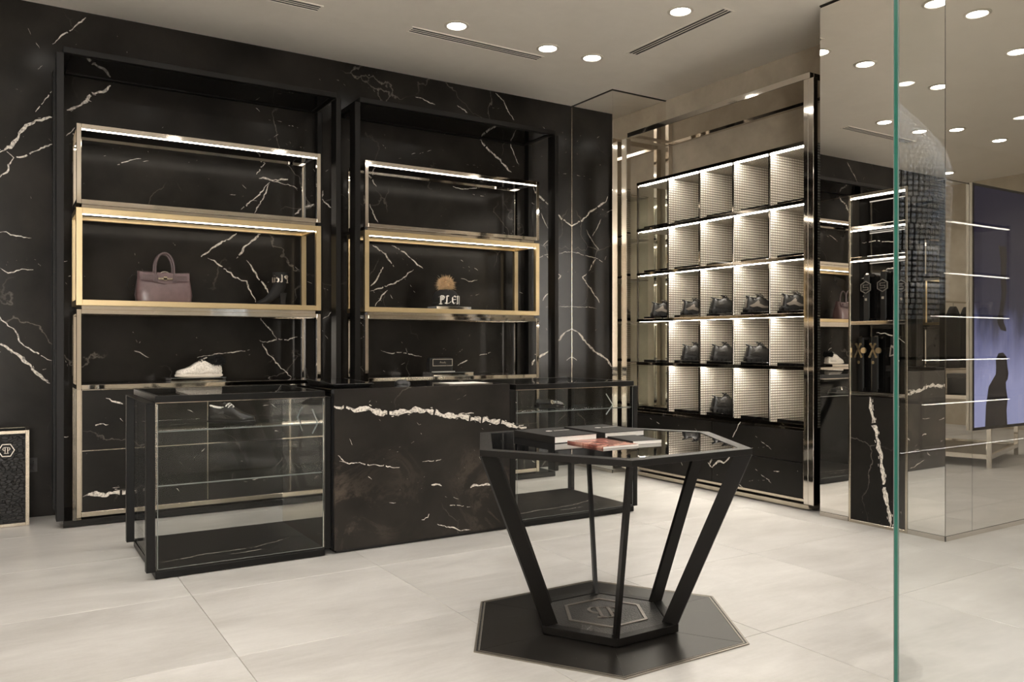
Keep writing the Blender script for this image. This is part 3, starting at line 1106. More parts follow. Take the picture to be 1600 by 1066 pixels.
BX('rail', 'chrome', cab, 5.232, 5.259, 4.085, 6.03, .606, .628, bevel=.0015)
BX('rail', 'champagne', cab, 5.226, 5.259, 4.082, 6.03, .062, .084, bevel=.0015)
BX('post', 'champagne', cab, 5.226, 5.259, 4.0815, 4.098, .085, .605, bevel=.0015)
for a, b in ((4.100, 5.048), (5.053, 6.03)):
    for za, zb in ((.088, .357), (.363, .604)):
        mb = MB().box(5.230, 5.258, a, b, za, zb)
        vv = [v for v in V_SHOE if a - .03 < v[0][0][0] < b + .03 and za < v[0][len(v[0]) // 2][1] < zb]
        mb.veins(vv, lambda p, q: (5.2294, p, q), 1, seed=8)
        mb.flecks(5, a, b, za, zb, lambda p, q: (5.2294, p, q), int(a * 10))
        mb.build('drawer', ['marble_dark', 'vein'], cab)

# ------------------------------------------------------------------ belt cabinet in the mirrored pier
nc = thing('belt_cabinet', (XA, 3.43, 0), 'tall steel framed black cabinet of belts let into the mirror pier', 'display cabinet')
ya, yb = 3.2085, 3.6565
for y in ((ya, ya + .016), (yb - .016, yb)):
    BX('frame_post', 'champagne', nc, XA - .004, XA + .018, *y, .001, ZS, bevel=.0015)
BX('frame_rail', 'champagne', nc, XA - .004, XA + .018, ya + .0165, yb - .0165, ZS - .02, ZS, bevel=.0015)
BX('frame_rail', 'champagne', nc, XA - .004, XA + .018, ya + .0165, yb - .0165, .001, .022, bevel=.0015)
mb = MB().box(XA + .125, XA + .135, ya, yb, .9, ZS - .001)
mb.veins(V_NICHEBACK, lambda p, q: (XA + .1245, p, q), 1, seed=4)
mb.build('back_panel', ['black_gloss', 'vein'], nc)
mb = MB().box(XA + .001, XA + .02, ya + .0165, yb - .0165, .023, .905)
mb.veins(V_NICHE, lambda p, q: (XA + .0003, p, q), 1, seed=11)
mb.build('marble_front', ['marble_dark', 'vein'], nc)
for z in (2.105, 1.885, 1.428, .925):
    s_ = BX('shelf', 'black_gloss', nc, XA + .016, XA + .124, ya + .0165, yb - .0165, z - .010, z + .008)
    BX('front_rail', 'chrome', s_, XA + .001, XA + .0155, ya + .0165, yb - .0165, z - .013, z + .012, bevel=.001)
for z in (ZS - .021, 2.092, 1.872):
    BX('led_strip', 'led', nc, XA + .018, XA + .034, ya + .02, yb - .02, z - .0055, z - .0015)
for z0_, z1_ in ((2.115, 2.31), (1.90, 2.07)):
    BX('back_seam', 'champagne', nc, XA + .1225, XA + .1245, 3.275, 3.279, z0_, z1_)

# video screen on the mirrored pier
vs = thing('video_screen', (5.93, YBm, .698), 'large portrait video screen with lilac picture on the mirror pier', 'screen')
BX('bezel', 'black_metal', vs, 5.450, 6.41, YBm - .022, YBm - .0015, .702, 2.350, bevel=.002)
BX('picture', 'video', vs, 5.468, 6.392, YBm - .0235, YBm - .0222, .722, 2.332)
BX('bezel_line', 'border', vs, 5.447, 5.4495, YBm - .020, YBm - .0015, .702, 2.350)
fig = MB()
ff = lambda u, v, d: (u - .03, YBm - .0236 - d, v)
bust = [(5.63, .722), (5.64, .86), (5.675, .99), (5.74, 1.05), (5.765, 1.07), (5.77, 1.12), (5.765, 1.17), (5.80, 1.215), (5.86, 1.22), (5.905, 1.19), (5.915, 1.13), (5.93, 1.075), (5.92, 1.035),
        (5.895, 1.015), (5.90, .97), (5.92, .90), (5.905, .82), (5.915, .722)]
leg = [(5.80, 1.95), (5.83, 1.86), (5.83, 1.74), (5.84, 1.63), (5.825, 1.56), (5.815, 1.50), (5.785, 1.455), (5.79, 1.42), (5.83, 1.375), (5.90, 1.365), (5.90, 1.385), (5.865, 1.43), (5.86, 1.50),
       (5.885, 1.56), (5.905, 1.64), (5.895, 1.76), (5.91, 1.88), (5.90, 1.95)]
fig.flat([bust, leg], ff, .0006)
fig.build('printed_figure', 'video_dark', vs)

# ------------------------------------------------------------------ frameless glass partition in the right foreground
gp = thing('glass_partition', (2.4, 1.109, 0), 'tall clear glass sheet with green edge in the right foreground', 'glass partition')
BX('pane', 'glass_big', gp, 1.7425, 3.6, 1.103, 1.115, .012, 3.70)
MB().box(1.7405, 1.7424, 1.103, 1.115, .012, 3.70).build('polished_edge', 'glass_edge', gp)
MB().box(1.7398, 1.7404, 1.1028, 1.1046, .012, 3.70).build('bevel_line', 'glass_rim', gp)
MB().box(1.7398, 1.7404, 1.1135, 1.1152, .012, 3.70).build('bevel_line', 'glass_rim', gp)
BX('floor_channel', 'champagne', gp, 1.75, 3.6, 1.096, 1.122, .0005, .0115)

# ------------------------------------------------------------------ glass display cases and the marble cash desk
CY0, CY1 = 4.744, 5.600

def glass_case(x0, x1, left_end, label, shelf_front):
    t = thing('glass_display_case', ((x0 + x1) / 2, (CY0 + CY1) / 2, 0), label, 'display case')
    MB().box(x0, x1, CY0, CY1, .004, .043).build('base', 'black_metal', t, bevel=.002)
    mb = MB().box(x0 + .006, x1 - .006, CY0 + .006, CY1 - .006, .0435, .052)
    w = x1 - x0
    mb.veins([([(x0 + .05, CY0 + .16), (x0 + .3 * w, CY0 + .22), (x0 + .62 * w, CY0 + .23), (x0 + .9 * w, CY0 + .36)], .007),
              ([(x0 + .45 * w, CY0 + .14), (x0 + .65 * w, CY0 + .16)], .008)], lambda a, b: (a, b, .0525), 1, seed=int(x0 * 10) + 5)
    mb.build('marble_floor', ['marble_floor', 'vein'], t)
    for a, b in ((x0 - .046, x0 - .001), (x1 + .001, x1 + .036)):
        for y in ((CY0, CY0 + .05), (CY1 - .05, CY1)):
            BX('post', 'black_metal', t, a, b, *y, .042, .955, bevel=.002)
        BX('corner_plate', 'bronze_metal', t, a, b, CY0, CY1, .9555, .960)
    g = .008
    z0, z1 = .0530, .951
    for n_, b in (('front_pane', (x0 + .010, x1 - .010, CY0 + .003, CY0 + .003 + g)), ('back_pane', (x0 + .010, x1 - .010, CY1 - .003 - g, CY1 - .003)),
                  ('side_pane', (x0 + .001, x0 + .001 + g, CY0 + .003, CY1 - .003))):
        p = BX(n_, 'glass', t, *b, z0, z1)
        if n_ == 'front_pane':
            for x in (b[0], b[1] - .003):
                BX('edge_line', 'glass_rim', p, x, x + .003, CY0 + .0012, CY0 + .0026, z0, z1)
            BX('edge_line', 'glass_rim', p, b[0], b[1], CY0 + .0012, CY0 + .0026, z0, z0 + .003)
    if left_end:
        BX('end_panel', 'chrome', t, x1 - .009, x1 - .001, CY0 + .012, CY1 - .012, z0, z1)
    else:
        BX('side_pane', 'glass', t, x1 - .009, x1 - .001, CY0 + .003, CY1 - .003, z0, z1)
    for z in shelf_front:
        p = BX('glass_shelf', 'glass_low', t, x0 + .012, x1 - .012, CY0 + .02, CY0 + .42, z - .004, z + .004)
        BX('shelf_edge', 'glass_rim', p, x0 + .012, x1 - .012, CY0 + .0185, CY0 + .0198, z - .0035, z + .0035)
    # top: black frame round a sheet of glass
    zt0, zt1 = .9605, .9965
    BX('top_frame', 'black_metal', t, x0, x1, CY0, CY0 + .022, zt0, zt1, bevel=.0015)
    BX('top_frame', 'black_metal', t, x0, x1, CY1 - .022, CY1, zt0, zt1, bevel=.0015)
    for a, b in ((x0, x0 + .022), (x1 - .022, x1)):
        BX('top_frame', 'black_metal', t, a, b, CY0 + .0225, CY1 - .0225, zt0, zt1, bevel=.0015)
    BX('top_pane', 'glass', t, x0 + .0225, x1 - .0225, CY0 + .0225, CY1 - .0225, zt1 - .010, zt1 - .001)
    BX('under_frame', 'chrome', t, x0, x1, CY0 + .0005, CY0 + .004, .9565, .9600)
    return t

lc = glass_case(.706, 1.652, True, 'glass display case at the left end of the cash desk, nearest the viewer', (.800, .504))
# glass reflections of hexagons, modelled as pale strips on the case ends
def hex_reflection(x, y, z, hw, hh, sides):
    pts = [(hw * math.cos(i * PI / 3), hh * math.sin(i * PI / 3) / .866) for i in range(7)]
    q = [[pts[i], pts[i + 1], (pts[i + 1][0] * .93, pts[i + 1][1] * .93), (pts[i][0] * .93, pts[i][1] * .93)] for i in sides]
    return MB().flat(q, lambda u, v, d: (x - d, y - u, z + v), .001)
hex_reflection(1.642, 5.05, .795, .21, .078, (0, 5, 2, 3)).build('hexagon_reflection', 'pale_reflection', lc)
rc = glass_case(3.016, 4.083, False, 'glass display case at the right end of the cash desk, partly behind the hexagonal table', (.797,))
hex_reflection(4.0735, 5.15, .80, .17, .085, (0, 5)).build('hexagon_reflection', 'pale_reflection', rc)

cd = thing('cash_desk', (2.345, 5.17, 0), 'black marble cash desk with one thick white vein, between two glass cases', 'counter')
mb = MB().box(1.712, 2.966, CY0, CY0 + .03, .022, 1.003)
mb.veins(V_COUNTER, lambda a, b: (a, CY0 - .0007, b), 1, step=.013, seed=2)
mb.flecks(18, 1.73, 2.95, .06, .98, lambda a, b: (a, CY0 - .0007, b), 31)
mb.build('front_slab', ['marble_front', 'vein'], cd)
BX('plinth', 'black', cd, 1.73, 2.95, CY0 + .02, CY1 - .02, .0005, .0215)
BX('carcass', 'black_metal', cd, 1.702, 2.968, CY0 + .0305, CY1, .022, .975)
BX('top', 'black_gloss', cd, 1.702, 2.968, CY0 + .0305, CY1, .9755, 1.002, bevel=.001)

# ------------------------------------------------------------------ hexagonal table
ht = thing('hexagonal_table', (*HC, .0052), 'black hexagonal table with six splayed flat legs and smoked glass top', 'table')
RT, RB, ZT = .664, .345, .838
for i in range(6):
    a, b = hexagon(*HC, RT)[i], hexagon(*HC, RT)[(i + 1) % 6]
    c, d = hexagon(*HC, RT - .062)[(i + 1) % 6], hexagon(*HC, RT - .062)[i]
    MB().prism([a, b, c, d], ZT - .026, ZT).build('top_rail', 'bronze_metal', ht, bevel=.0012)
    a, b = hexagon(*HC, RB)[i], hexagon(*HC, RB)[(i + 1) % 6]
    c, d = hexagon(*HC, RB - .050)[(i + 1) % 6], hexagon(*HC, RB - .050)[i]
    MB().prism([a, b, c, d], .012, .046).build('base_rail', 'bronze_metal', ht, bevel=.0012)
    an = i * PI / 3
    er, et = Vector((math.cos(an), math.sin(an))), Vector((-math.sin(an), math.cos(an)))
    rg = []
    for R, z in ((RB, .0465), (RT, ZT - .0265)):
        ctr = Vector(HC)
        rg.append([(*(ctr + er * r + et * s_), z) for r, s_ in ((R - .003, -.0085), (R - .003, .0085), (R - .073, .0085), (R - .073, -.0085))])
    MB().loft(rg).build('leg', 'bronze_metal', ht)
MB().prism(hexagon(*HC, RT - .0625), ZT - .014, ZT - .002).build('glass_top', 'smoke', ht)
MB().prism(hexagon(*HC, RB - .0505), .010, .043).build('base_panel', 'grain_leather', ht)
MB().prism(hexagon(*HC, RB - .03), .0056, .0119).build('foot', 'black', ht)
er = Matrix.Rotation(math.radians(-27), 2)
def base_map(u, v, d):
    p = er @ Vector((u, v))
    return (HC[0] + p.x, HC[1] + p.y, .0433 + d)
hx6 = lambda r: [(r * math.cos(i * PI / 3 + math.radians(27)), r * math.sin(i * PI / 3 + math.radians(27))) for i in range(6)]
o6, i6 = hx6(.205), hx6(.188)
MB().flat([[o6[i], o6[(i + 1) % 6], i6[(i + 1) % 6], i6[i]] for i in range(6)], base_map, .004).build('emblem_frame', 'etched_steel', ht)
MB().flat(pp_emblem(.17, False), base_map, .005).build('emblem_letters', 'etched_steel', ht)

# ------------------------------------------------------------------ books and magazines on the table
def book(corner, ux, lu, lv, h, label, cat, cover, cloth=True, group=None, mark=None, z=ZT - .002):
    """A closed book: corner is the near-left corner, ux the direction along its foot edge."""
    c = Vector(corner)
    ux = Vector(ux).normalized()
    uy = Vector((-ux.y, ux.x))
    f = lambda u, v: tuple(c + ux * u + uy * v)
    ctr = c + ux * lu / 2 + uy * lv / 2
    t = thing('book' if cloth else 'magazine', (ctr.x, ctr.y, z), label, cat, group)
    th = .0028 if cloth else .0006
    e = .004 if cloth else .0
    rect = lambda a, b, p, q: [f(a, p), f(b, p), f(b, q), f(a, q)]
    MB().prism(rect(0, lu, 0, lv), z + .0003, z + th).build('back_cover', cover, t)
    MB().prism(rect(0, lu, 0, lv), z + h - th, z + h).build('front_cover', cover, t)
    MB().prism(rect(0, th, 0, lv), z + th + .0001, z + h - th - .0001).build('spine', cover, t)
    MB().prism(rect(th + .0002, lu - e, e, lv - e), z + th + .0001, z + h - th - .0001).build('pages', 'paper', t)
    if mark:
        mark(t, lambda u, v, d: (*f(u, v), z + h + .0002 + d))
    return t

def cover_mark(t, f):
    r = .018
    hexo = [(r * math.cos(i * PI / 3) + .115, r * .8 * math.sin(i * PI / 3) + .20) for i in range(6)]
    q = [hexo]
    for k in range(9):     # a line of small lettering beside the mark
        q.append([(.145 + k * .010, .194), (.1515 + k * .010, .194), (.1515 + k * .010, .203), (.145 + k * .010, .203)])
    MB().flat(q, f, .0003).build('cover_print', 'white_print', t)

book((2.075, 2.945), (1, .02), .245, .325, .032, 'thick black clothbound book with white mark, left of the other one', 'book', 'cloth_black', True, 'books and magazines on the table', cover_mark)
book((2.392, 2.985), (1, .0), .245, .325, .027, 'thick black clothbound book with white mark, at the back right of the table', 'book', 'cloth_black', True, 'books and magazines on the table', cover_mark)
book((2.146, 2.690), (1, .0), .195, .255, .0095, 'thin magazine with red and orange cover, lying in front of the books', 'magazine', 'cover_red', False, 'books and magazines on the table')
book((2.349, 2.735), (.995, -.13), .150, .215, .015, 'small dark paperback half behind the red magazine, right of it', 'book', 'cloth_black', False, 'books and magazines on the table')['label'] = 'small dark paperback booklet lying right of the red magazine'

# ------------------------------------------------------------------ things on the cash desk
tr = thing('payment_tray', (1.93, 5.2, 1.002), 'flat black desk tray on the left end of the cash desk', 'tray')
Q = [(1.745, 4.92), (1.93, 4.90), (2.10, 5.50), (1.915, 5.52)]
Q = [(1.74, 4.86), (2.00, 4.86), (2.00, 5.40), (1.74, 5.40)]
MB().loft([[(1.76, 4.87, 1.0024), (1.99, 4.87, 1.0024), (1.99, 5.36, 1.0024), (1.76, 5.36, 1.0024)],
           [(1.735, 4.85, 1.028), (2.015, 4.85, 1.028), (2.015, 5.38, 1.042), (1.735, 5.38, 1.042)]]).build('tray_body', 'plastic_black', tr, bevel=.002)
MB().loft([[(1.75, 4.865, 1.0292), (2.0, 4.865, 1.0292), (2.0, 5.365, 1.0422), (1.75, 5.365, 1.0422)],
           [(1.75, 4.865, 1.0302), (2.0, 4.865, 1.0302), (2.0, 5.365, 1.0432), (1.75, 5.365, 1.0432)]]).build('tray_screen', 'black_gloss', tr)
ms = thing('computer_mouse', (2.33, 5.12, 1.002), 'black computer mouse on the cash desk in front of the clutch bag', 'mouse')
rings = []
for k in range(9):
    u = k / 8
    x = 2.275 + .115 * u
    hh = .004 + .032 * math.sin(PI * min(1, .12 + .8 * u)) ** .8 * (1 - .25 * u)
    w = .032 * (1 - (2 * u - 1) ** 4) + .006
    rings.append([(x, 5.12 + w * math.cos(a), 1.0025 + max(0, math.sin(a)) * hh) for a in [2 * PI * q / 14 for q in range(14)]])
MB().loft(rings).build('mouse_body', 'plastic_black', ms, smooth=60)
MB().box(2.345, 2.365, 5.116, 5.124, 1.034, 1.038).build('wheel', 'grey_trim', ms)
kb = thing('desk_pad', (2.72, 5.0, 1.002), 'flat grey document folder on the cash desk, right of the mouse', 'folder')
BX('cover', 'grey_trim', kb, 2.56, 2.90, 4.86, 5.12, 1.0023, 1.006)
BX('sheet', 'paper', kb, 2.60, 2.88, 4.88, 5.10, 1.0062, 1.0075)

# ------------------------------------------------------------------ black crocodile case at the left edge
cc = thing('crocodile_case', (-.2, 6.78, 0), 'black crocodile-skin case with steel frame at the left edge', 'case')
bx0, bx1, by0, by1, bz = -.44, .168, 6.655, 6.93, .672
BX('body', 'black', cc, bx0 + .004, bx1 - .004, by0 + .008, by1 - .004, .004, bz - .004)
for b in ((bx0, bx0 + .024, .002, bz), (bx1 - .024, bx1, .002, bz)):
    BX('frame_bar', 'champagne', cc, b[0], b[1], by0, by0 + .02, b[2], b[3], bevel=.001)
    BX('frame_bar', 'champagne', cc, b[0], b[1], by1 - .02, by1, b[2], b[3], bevel=.001)
for b in ((.002, .024), (bz - .022, bz)):
    BX('frame_bar', 'champagne', cc, bx0 + .0245, bx1 - .0245, by0, by0 + .02, *b, bevel=.001)
    BX('frame_bar', 'champagne', cc, bx0 + .0245, bx1 - .0245, by1 - .02, by1, *b, bevel=.001)
    BX('frame_bar', 'champagne', cc, bx1 - .022, bx1, by0 + .0205, by1 - .0205, *b, bevel=.001)
BX('front_panel', 'croc', cc, bx0 + .025, bx1 - .025, by0 + .004, by0 + .0075, .025, bz - .023)
BX('side_panel', 'croc', cc, bx1 - .0038, bx1 - .001, by0 + .021, by1 - .021, .025, bz - .023)
MB().flat(pp_emblem(.051, True, .12), lambda u, v, d: (.030 + u, by0 + .0038 - d, .537 + v), .002).build('emblem', 'silver_print', cc)

# ------------------------------------------------------------------ goods on the shelves
ZG = 1.551 + .039           # upper face of the brass shelf frame
ZL = .958 + .0305           # upper face of the lower steel shelf frame

def block(x0, x1, y0, y1, z, h, label, mat='chrome'):
    t = thing('display_block', ((x0 + x1) / 2, (y0 + y1) / 2, z), label, 'display stand', 'polished blocks under the goods')
    BX('block', mat, t, x0, x1, y0, y1, z + .0005, z + h, bevel=.001)
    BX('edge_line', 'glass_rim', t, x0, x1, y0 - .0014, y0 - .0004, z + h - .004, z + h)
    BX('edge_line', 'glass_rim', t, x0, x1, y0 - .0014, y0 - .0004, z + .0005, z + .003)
    return t

block(1.075, 1.475, 6.50, 6.72, ZL, .034, 'polished display block under the silver sneaker')
block(3.31, 3.665, 6.53, 6.72, ZG, .03, 'polished display block under the bobble hat')
block(3.26, 3.672, 6.50, 6.70, ZL, .034, 'polished display block under the black clutch bag')

# mauve handbag
hb = thing('handbag', (1.043, 6.62, ZG), 'mauve leather handbag with two upright handles, on the brass shelf', 'handbag')
cx, cy = 1.043, 6.62
rings = []
for u, w, d in ((0, .180, .070), (.03, .193, .080), (.25, .199, .084), (.55, .192, .072), (.8, .184, .050), (1, .184, .034)):
    z = ZG + .002 + .222 * u
    n = 28
    ring = []
    for q in range(n):
        a = 2 * PI * q / n
        ca, sa = math.cos(a), math.sin(a)
        e = .45
        ring.append((cx + w * math.copysign(abs(ca) ** e, ca), cy + d * math.copysign(abs(sa) ** e, sa),
                     z + (.012 * abs(ca) ** 3 if u == 1 else 0)))
    rings.append(ring)
MB().loft(rings).build('body', 'mauve', hb, smooth=50)
fl = [(cx - .176, ZG + .222), (cx + .176, ZG + .222), (cx + .17, ZG + .165), (cx + .07, ZG + .158), (cx + .055, ZG + .150), (cx, ZG + .140), (cx - .055, ZG + .150), (cx - .07, ZG + .158), (cx - .17, ZG + .165)]
MB().flat([fl], lambda u, v, d: (u, cy - .052 - d - .20 * max(0, ZG + .222 - v), v), .004).build('flap', 'mauve', hb)
for s in (-1, 1):
    y = cy + s * .038
    pth = [(cx - .066, y - .030 * (s < 0), ZG + .165)] + [(cx + .066 * -math.cos(PI * k / 16), y - .01 * (s < 0), ZG + .235 + .138 * math.sin(PI * k / 16) ** .8) for k in range(17)] + [(cx + .066, y - .030 * (s < 0), ZG + .165)]
    MB().tube(pth, .0085, 8).build('handle', 'mauve_dark', hb, smooth=60)
for s in (-1, 1):
    MB().flat([[(s * .076, .168), (s * .156, .172), (s * .152, .205), (s * .082, .202)]], lambda u, v, d: (cx + u, cy - .066 - d, ZG + v), .005).build('side_strap', 'mauve_dark', hb)
    MB().flat([[(s * .052, .150), (s * .080, .150), (s * .080, .205), (s * .052, .205)]], lambda u, v, d: (cx + u, cy - .069 - d, ZG + v), .004).build('handle_tab', 'mauve_dark', hb)
MB().flat([[(-.05, .172), (.05, .172), (.05, .184), (-.05, .184)], [(-.012, .165), (.012, .165), (.012, .195), (-.012, .195)]],
          lambda u, v, d: (cx + u, cy - .072 - d, ZG + v), .006).build('clasp', 'champagne', hb)
MB().tube([(cx + .03 * math.cos(a), cy - .05, ZG + .215 + .018 * math.sin(a)) for a in [PI * k / 10 for k in range(11)]], .004, 6).build('lock_ring', 'silver_print', hb)
pth = [(cx - .186, cy + .02, ZG + .20), (cx - .215, cy + .015, ZG + .205), (cx - .245, cy + .01, ZG + .17), (cx - .252, cy + .005, ZG + .12), (cx - .235, cy, ZG + .085), (cx - .20, cy - .01, ZG + .10)]
MB().tube(pth, .006, 6, flat=.5).build('shoulder_strap', 'suede', hb, smooth=60)

# black ankle boot with lettering
bt = thing('ankle_boot', (1.86, 6.60, ZG), 'black suede high-heeled ankle boot with crystal lettering, on the brass shelf', 'boot')
x0, zb = 1.735, ZG
path = [((0.0, .016), .010, .012), ((.022, .020), .026, .018), ((.06, .030), .038, .026), ((.098, .052), .040, .034), ((.135, .086), .037, .042), ((.165, .122), .036, .050),
        ((.182, .158), .037, .052), ((.187, .195), .044, .056), ((.189, .230), .049, .060), ((.190, .268), .051, .063)]
rings = []
for i, ((px, pz), ry, rn) in enumerate(path):
    a, b = path[max(i - 1, 0)][0], path[min(i + 1, len(path) - 1)][0]
    d = Vector((b[0] - a[0], b[1] - a[1])).normalized()
    nn = Vector((-d.y, d.x))
    ring = []
    for q in range(18):
        t_ = 2 * PI * q / 18
        o2 = nn * rn * math.cos(t_)
        ring.append((x0 + px + o2.x, 6.60 + ry * math.sin(t_), max(zb + .004, zb + pz + o2.y)))
    rings.append(ring)
MB().loft(rings).build('upper', 'suede', bt, smooth=60)
MB().loft([[(x0 + .205 + a * k, 6.60 + b * k, z) for a, b in ((-.024, -.024), (.024, -.024), (.026, .024), (-.024, .024))] for z, k in ((zb + .001, .86), (zb + .05, .9), (zb + .105, 1.3))]).build('heel', 'suede', bt, bevel=.003)
MB().loft([[(x0 + .0, 6.585, zb + .0008), (x0 + .09, 6.562, zb + .0008), (x0 + .09, 6.638, zb + .0008), (x0, 6.615, zb + .0008)],
           [(x0 - .004, 6.585, zb + .012), (x0 + .09, 6.56, zb + .014), (x0 + .09, 6.64, zb + .014), (x0 - .004, 6.615, zb + .012)]]).build('sole', 'rubber', bt, bevel=.003)
W_ = word('Plein', .150, .056)
W_ = [[(.150 - u, v) for u, v in q[::-1]] for q in W_]
def shaft_map(u, v, d):
    a = (u - .095) / .055
    return (x0 + .190 + (.0635 + d) * math.sin(a), 6.60 - (.0525 + d) * math.cos(a), zb + .188 + v)
MB().flat(W_, shaft_map, .003).build('crystal_lettering', 'silver_print', bt)
MB().lathe([(.03, 0), (.036, .008), (.03, .016)], 12).local('opening', 'suede', bt, Matrix.Translation((x0 + .190 - 1.86, 0, .258)))

# bobble hat
bh = thing('bobble_hat', (3.450, 6.625, ZG + .03), 'black bobble hat with tan fur pompom and white lettering, on a polished block', 'hat')
hx_, hy_, hz = 3.450, 6.625, ZG + .0305
prof = [(.116, 0), (.121, .02), (.121, .07), (.114, .105), (.094, .135), (.06, .153), (.02, .160), (.0, .160)]
MB().lathe([(r, hz + z) for r, z in prof], 30, (hx_, hy_), caps=True).build('knitted_cap', 'knit', bh, smooth=50)
MB().lathe([(.119, hz + .0005), (.1255, hz + .006), (.1255, hz + .030), (.121, hz + .036)], 30, (hx_, hy_), caps=False).build('turn_up', 'knit', bh, smooth=50)
def hat_map(u, v, d):
    a = (u - .125) / .125
    return (hx_ + (.123 + d) * math.sin(a), hy_ - (.123 + d) * math.cos(a), hz + .022 + v)
MB().flat(word('PLEIN', .285, .072, .8), hat_map, .0035).build('lettering', 'white_print', bh)
rnd = random.Random(4)
mb = MB()
pc = Vector((hx_, hy_, hz + .198))
mb.loft([[tuple(pc + Vector((.052 * math.sin(th) * math.cos(a), .052 * math.sin(th) * math.sin(a), .048 * math.cos(th)))) for a in [2 * PI * q / 14 for q in range(14)]] for th in [.05 + (PI - .1) * k / 9 for k in range(10)]])
for _ in range(1300):
    d = Vector((rnd.gauss(0, 1), rnd.gauss(0, 1), rnd.gauss(.15, 1))).normalized()
    ln = rnd.uniform(.022, .056)
    s_ = d.orthogonal().normalized()
    t_ = d.cross(s_)
    b0 = pc + d * .046
    dr_ = d + Vector((rnd.uniform(-.3, .3), rnd.uniform(-.3, .3), rnd.uniform(-.35, .25)))
    r = .0026
    mb.add([tuple(b0 + s_ * r), tuple(b0 - s_ * r * .5 + t_ * r), tuple(b0 - s_ * r * .5 - t_ * r), tuple(b0 + dr_ * ln)], [(0, 1, 3), (1, 2, 3), (2, 0, 3)])
mb.build('fur_pompom', 'fur_tan', bh)

# black clutch bag
cb = thing('clutch_bag', (3.375, 6.60, ZL + .034), 'small black clutch bag with studded edge, on a polished block', 'bag')
c0, c1, cz = 3.258, 3.492, ZL + .0345
MB().loft([[(c0 + k, 6.572 - j, z), (c1 - k, 6.572 - j, z), (c1 - k, 6.628 + j, z), (c0 + k, 6.628 + j, z)] for z, k, j in ((cz, .002, 0), (cz + .05, 0, .006), (cz + .115, .004, .004), (cz + .132, .008, -.006))]).build('body', 'leather_black', cb, bevel=.004)
fy = 6.563
MB().flat([[(c0 + .02, cz + .05), (c1 - .004, cz + .05), (c1 - .004, cz + .124), (c0 + .02, cz + .124)]], lambda u, v, d: (u, fy - d, v), .006).build('flap', 'leather_black', cb, bevel=.001)
e = .006
a_, b_, p_, q_ = c0 + .024, c1 - .008, cz + .055, cz + .120
MB().flat([[(a_, p_), (b_, p_), (b_, p_ + e), (a_, p_ + e)], [(a_, q_ - e), (b_, q_ - e), (b_, q_), (a_, q_)], [(a_, p_ + e), (a_ + e, p_ + e), (a_ + e, q_ - e), (a_, q_ - e)], [(b_ - e, p_ + e), (b_, p_ + e), (b_, q_ - e), (b_ - e, q_ - e)]],
          lambda u, v, d: (u, fy - .0062 - d, v), .002).build('stud_border', 'silver_print', cb)
sig = [(-.03, .0), (-.022, .018), (-.016, .002), (-.008, .012), (.0, .0), (.006, .01), (.014, .001), (.02, .016), (.026, .0), (.036, .008)]
MB().flat([seg_quad(p, q, (.0012, .0016)) for p, q in zip(sig, sig[1:])], lambda u, v, d: ((a_ + b_) / 2 + u, fy - .0062 - d, cz + .08 + v), .0012).build('signature', 'silver_print', cb)
mb = MB()
for k in range(19):     # bead chain lying along the front of the block
    mb.lathe([(.001, cz + .0008), (.0048, cz + .003), (.0048, cz + .0065), (.001, cz + .009)], 8, (c0 + .01 + k * .0125, 6.535))
mb.build('bead_chain', 'white_print', cb, smooth=60)

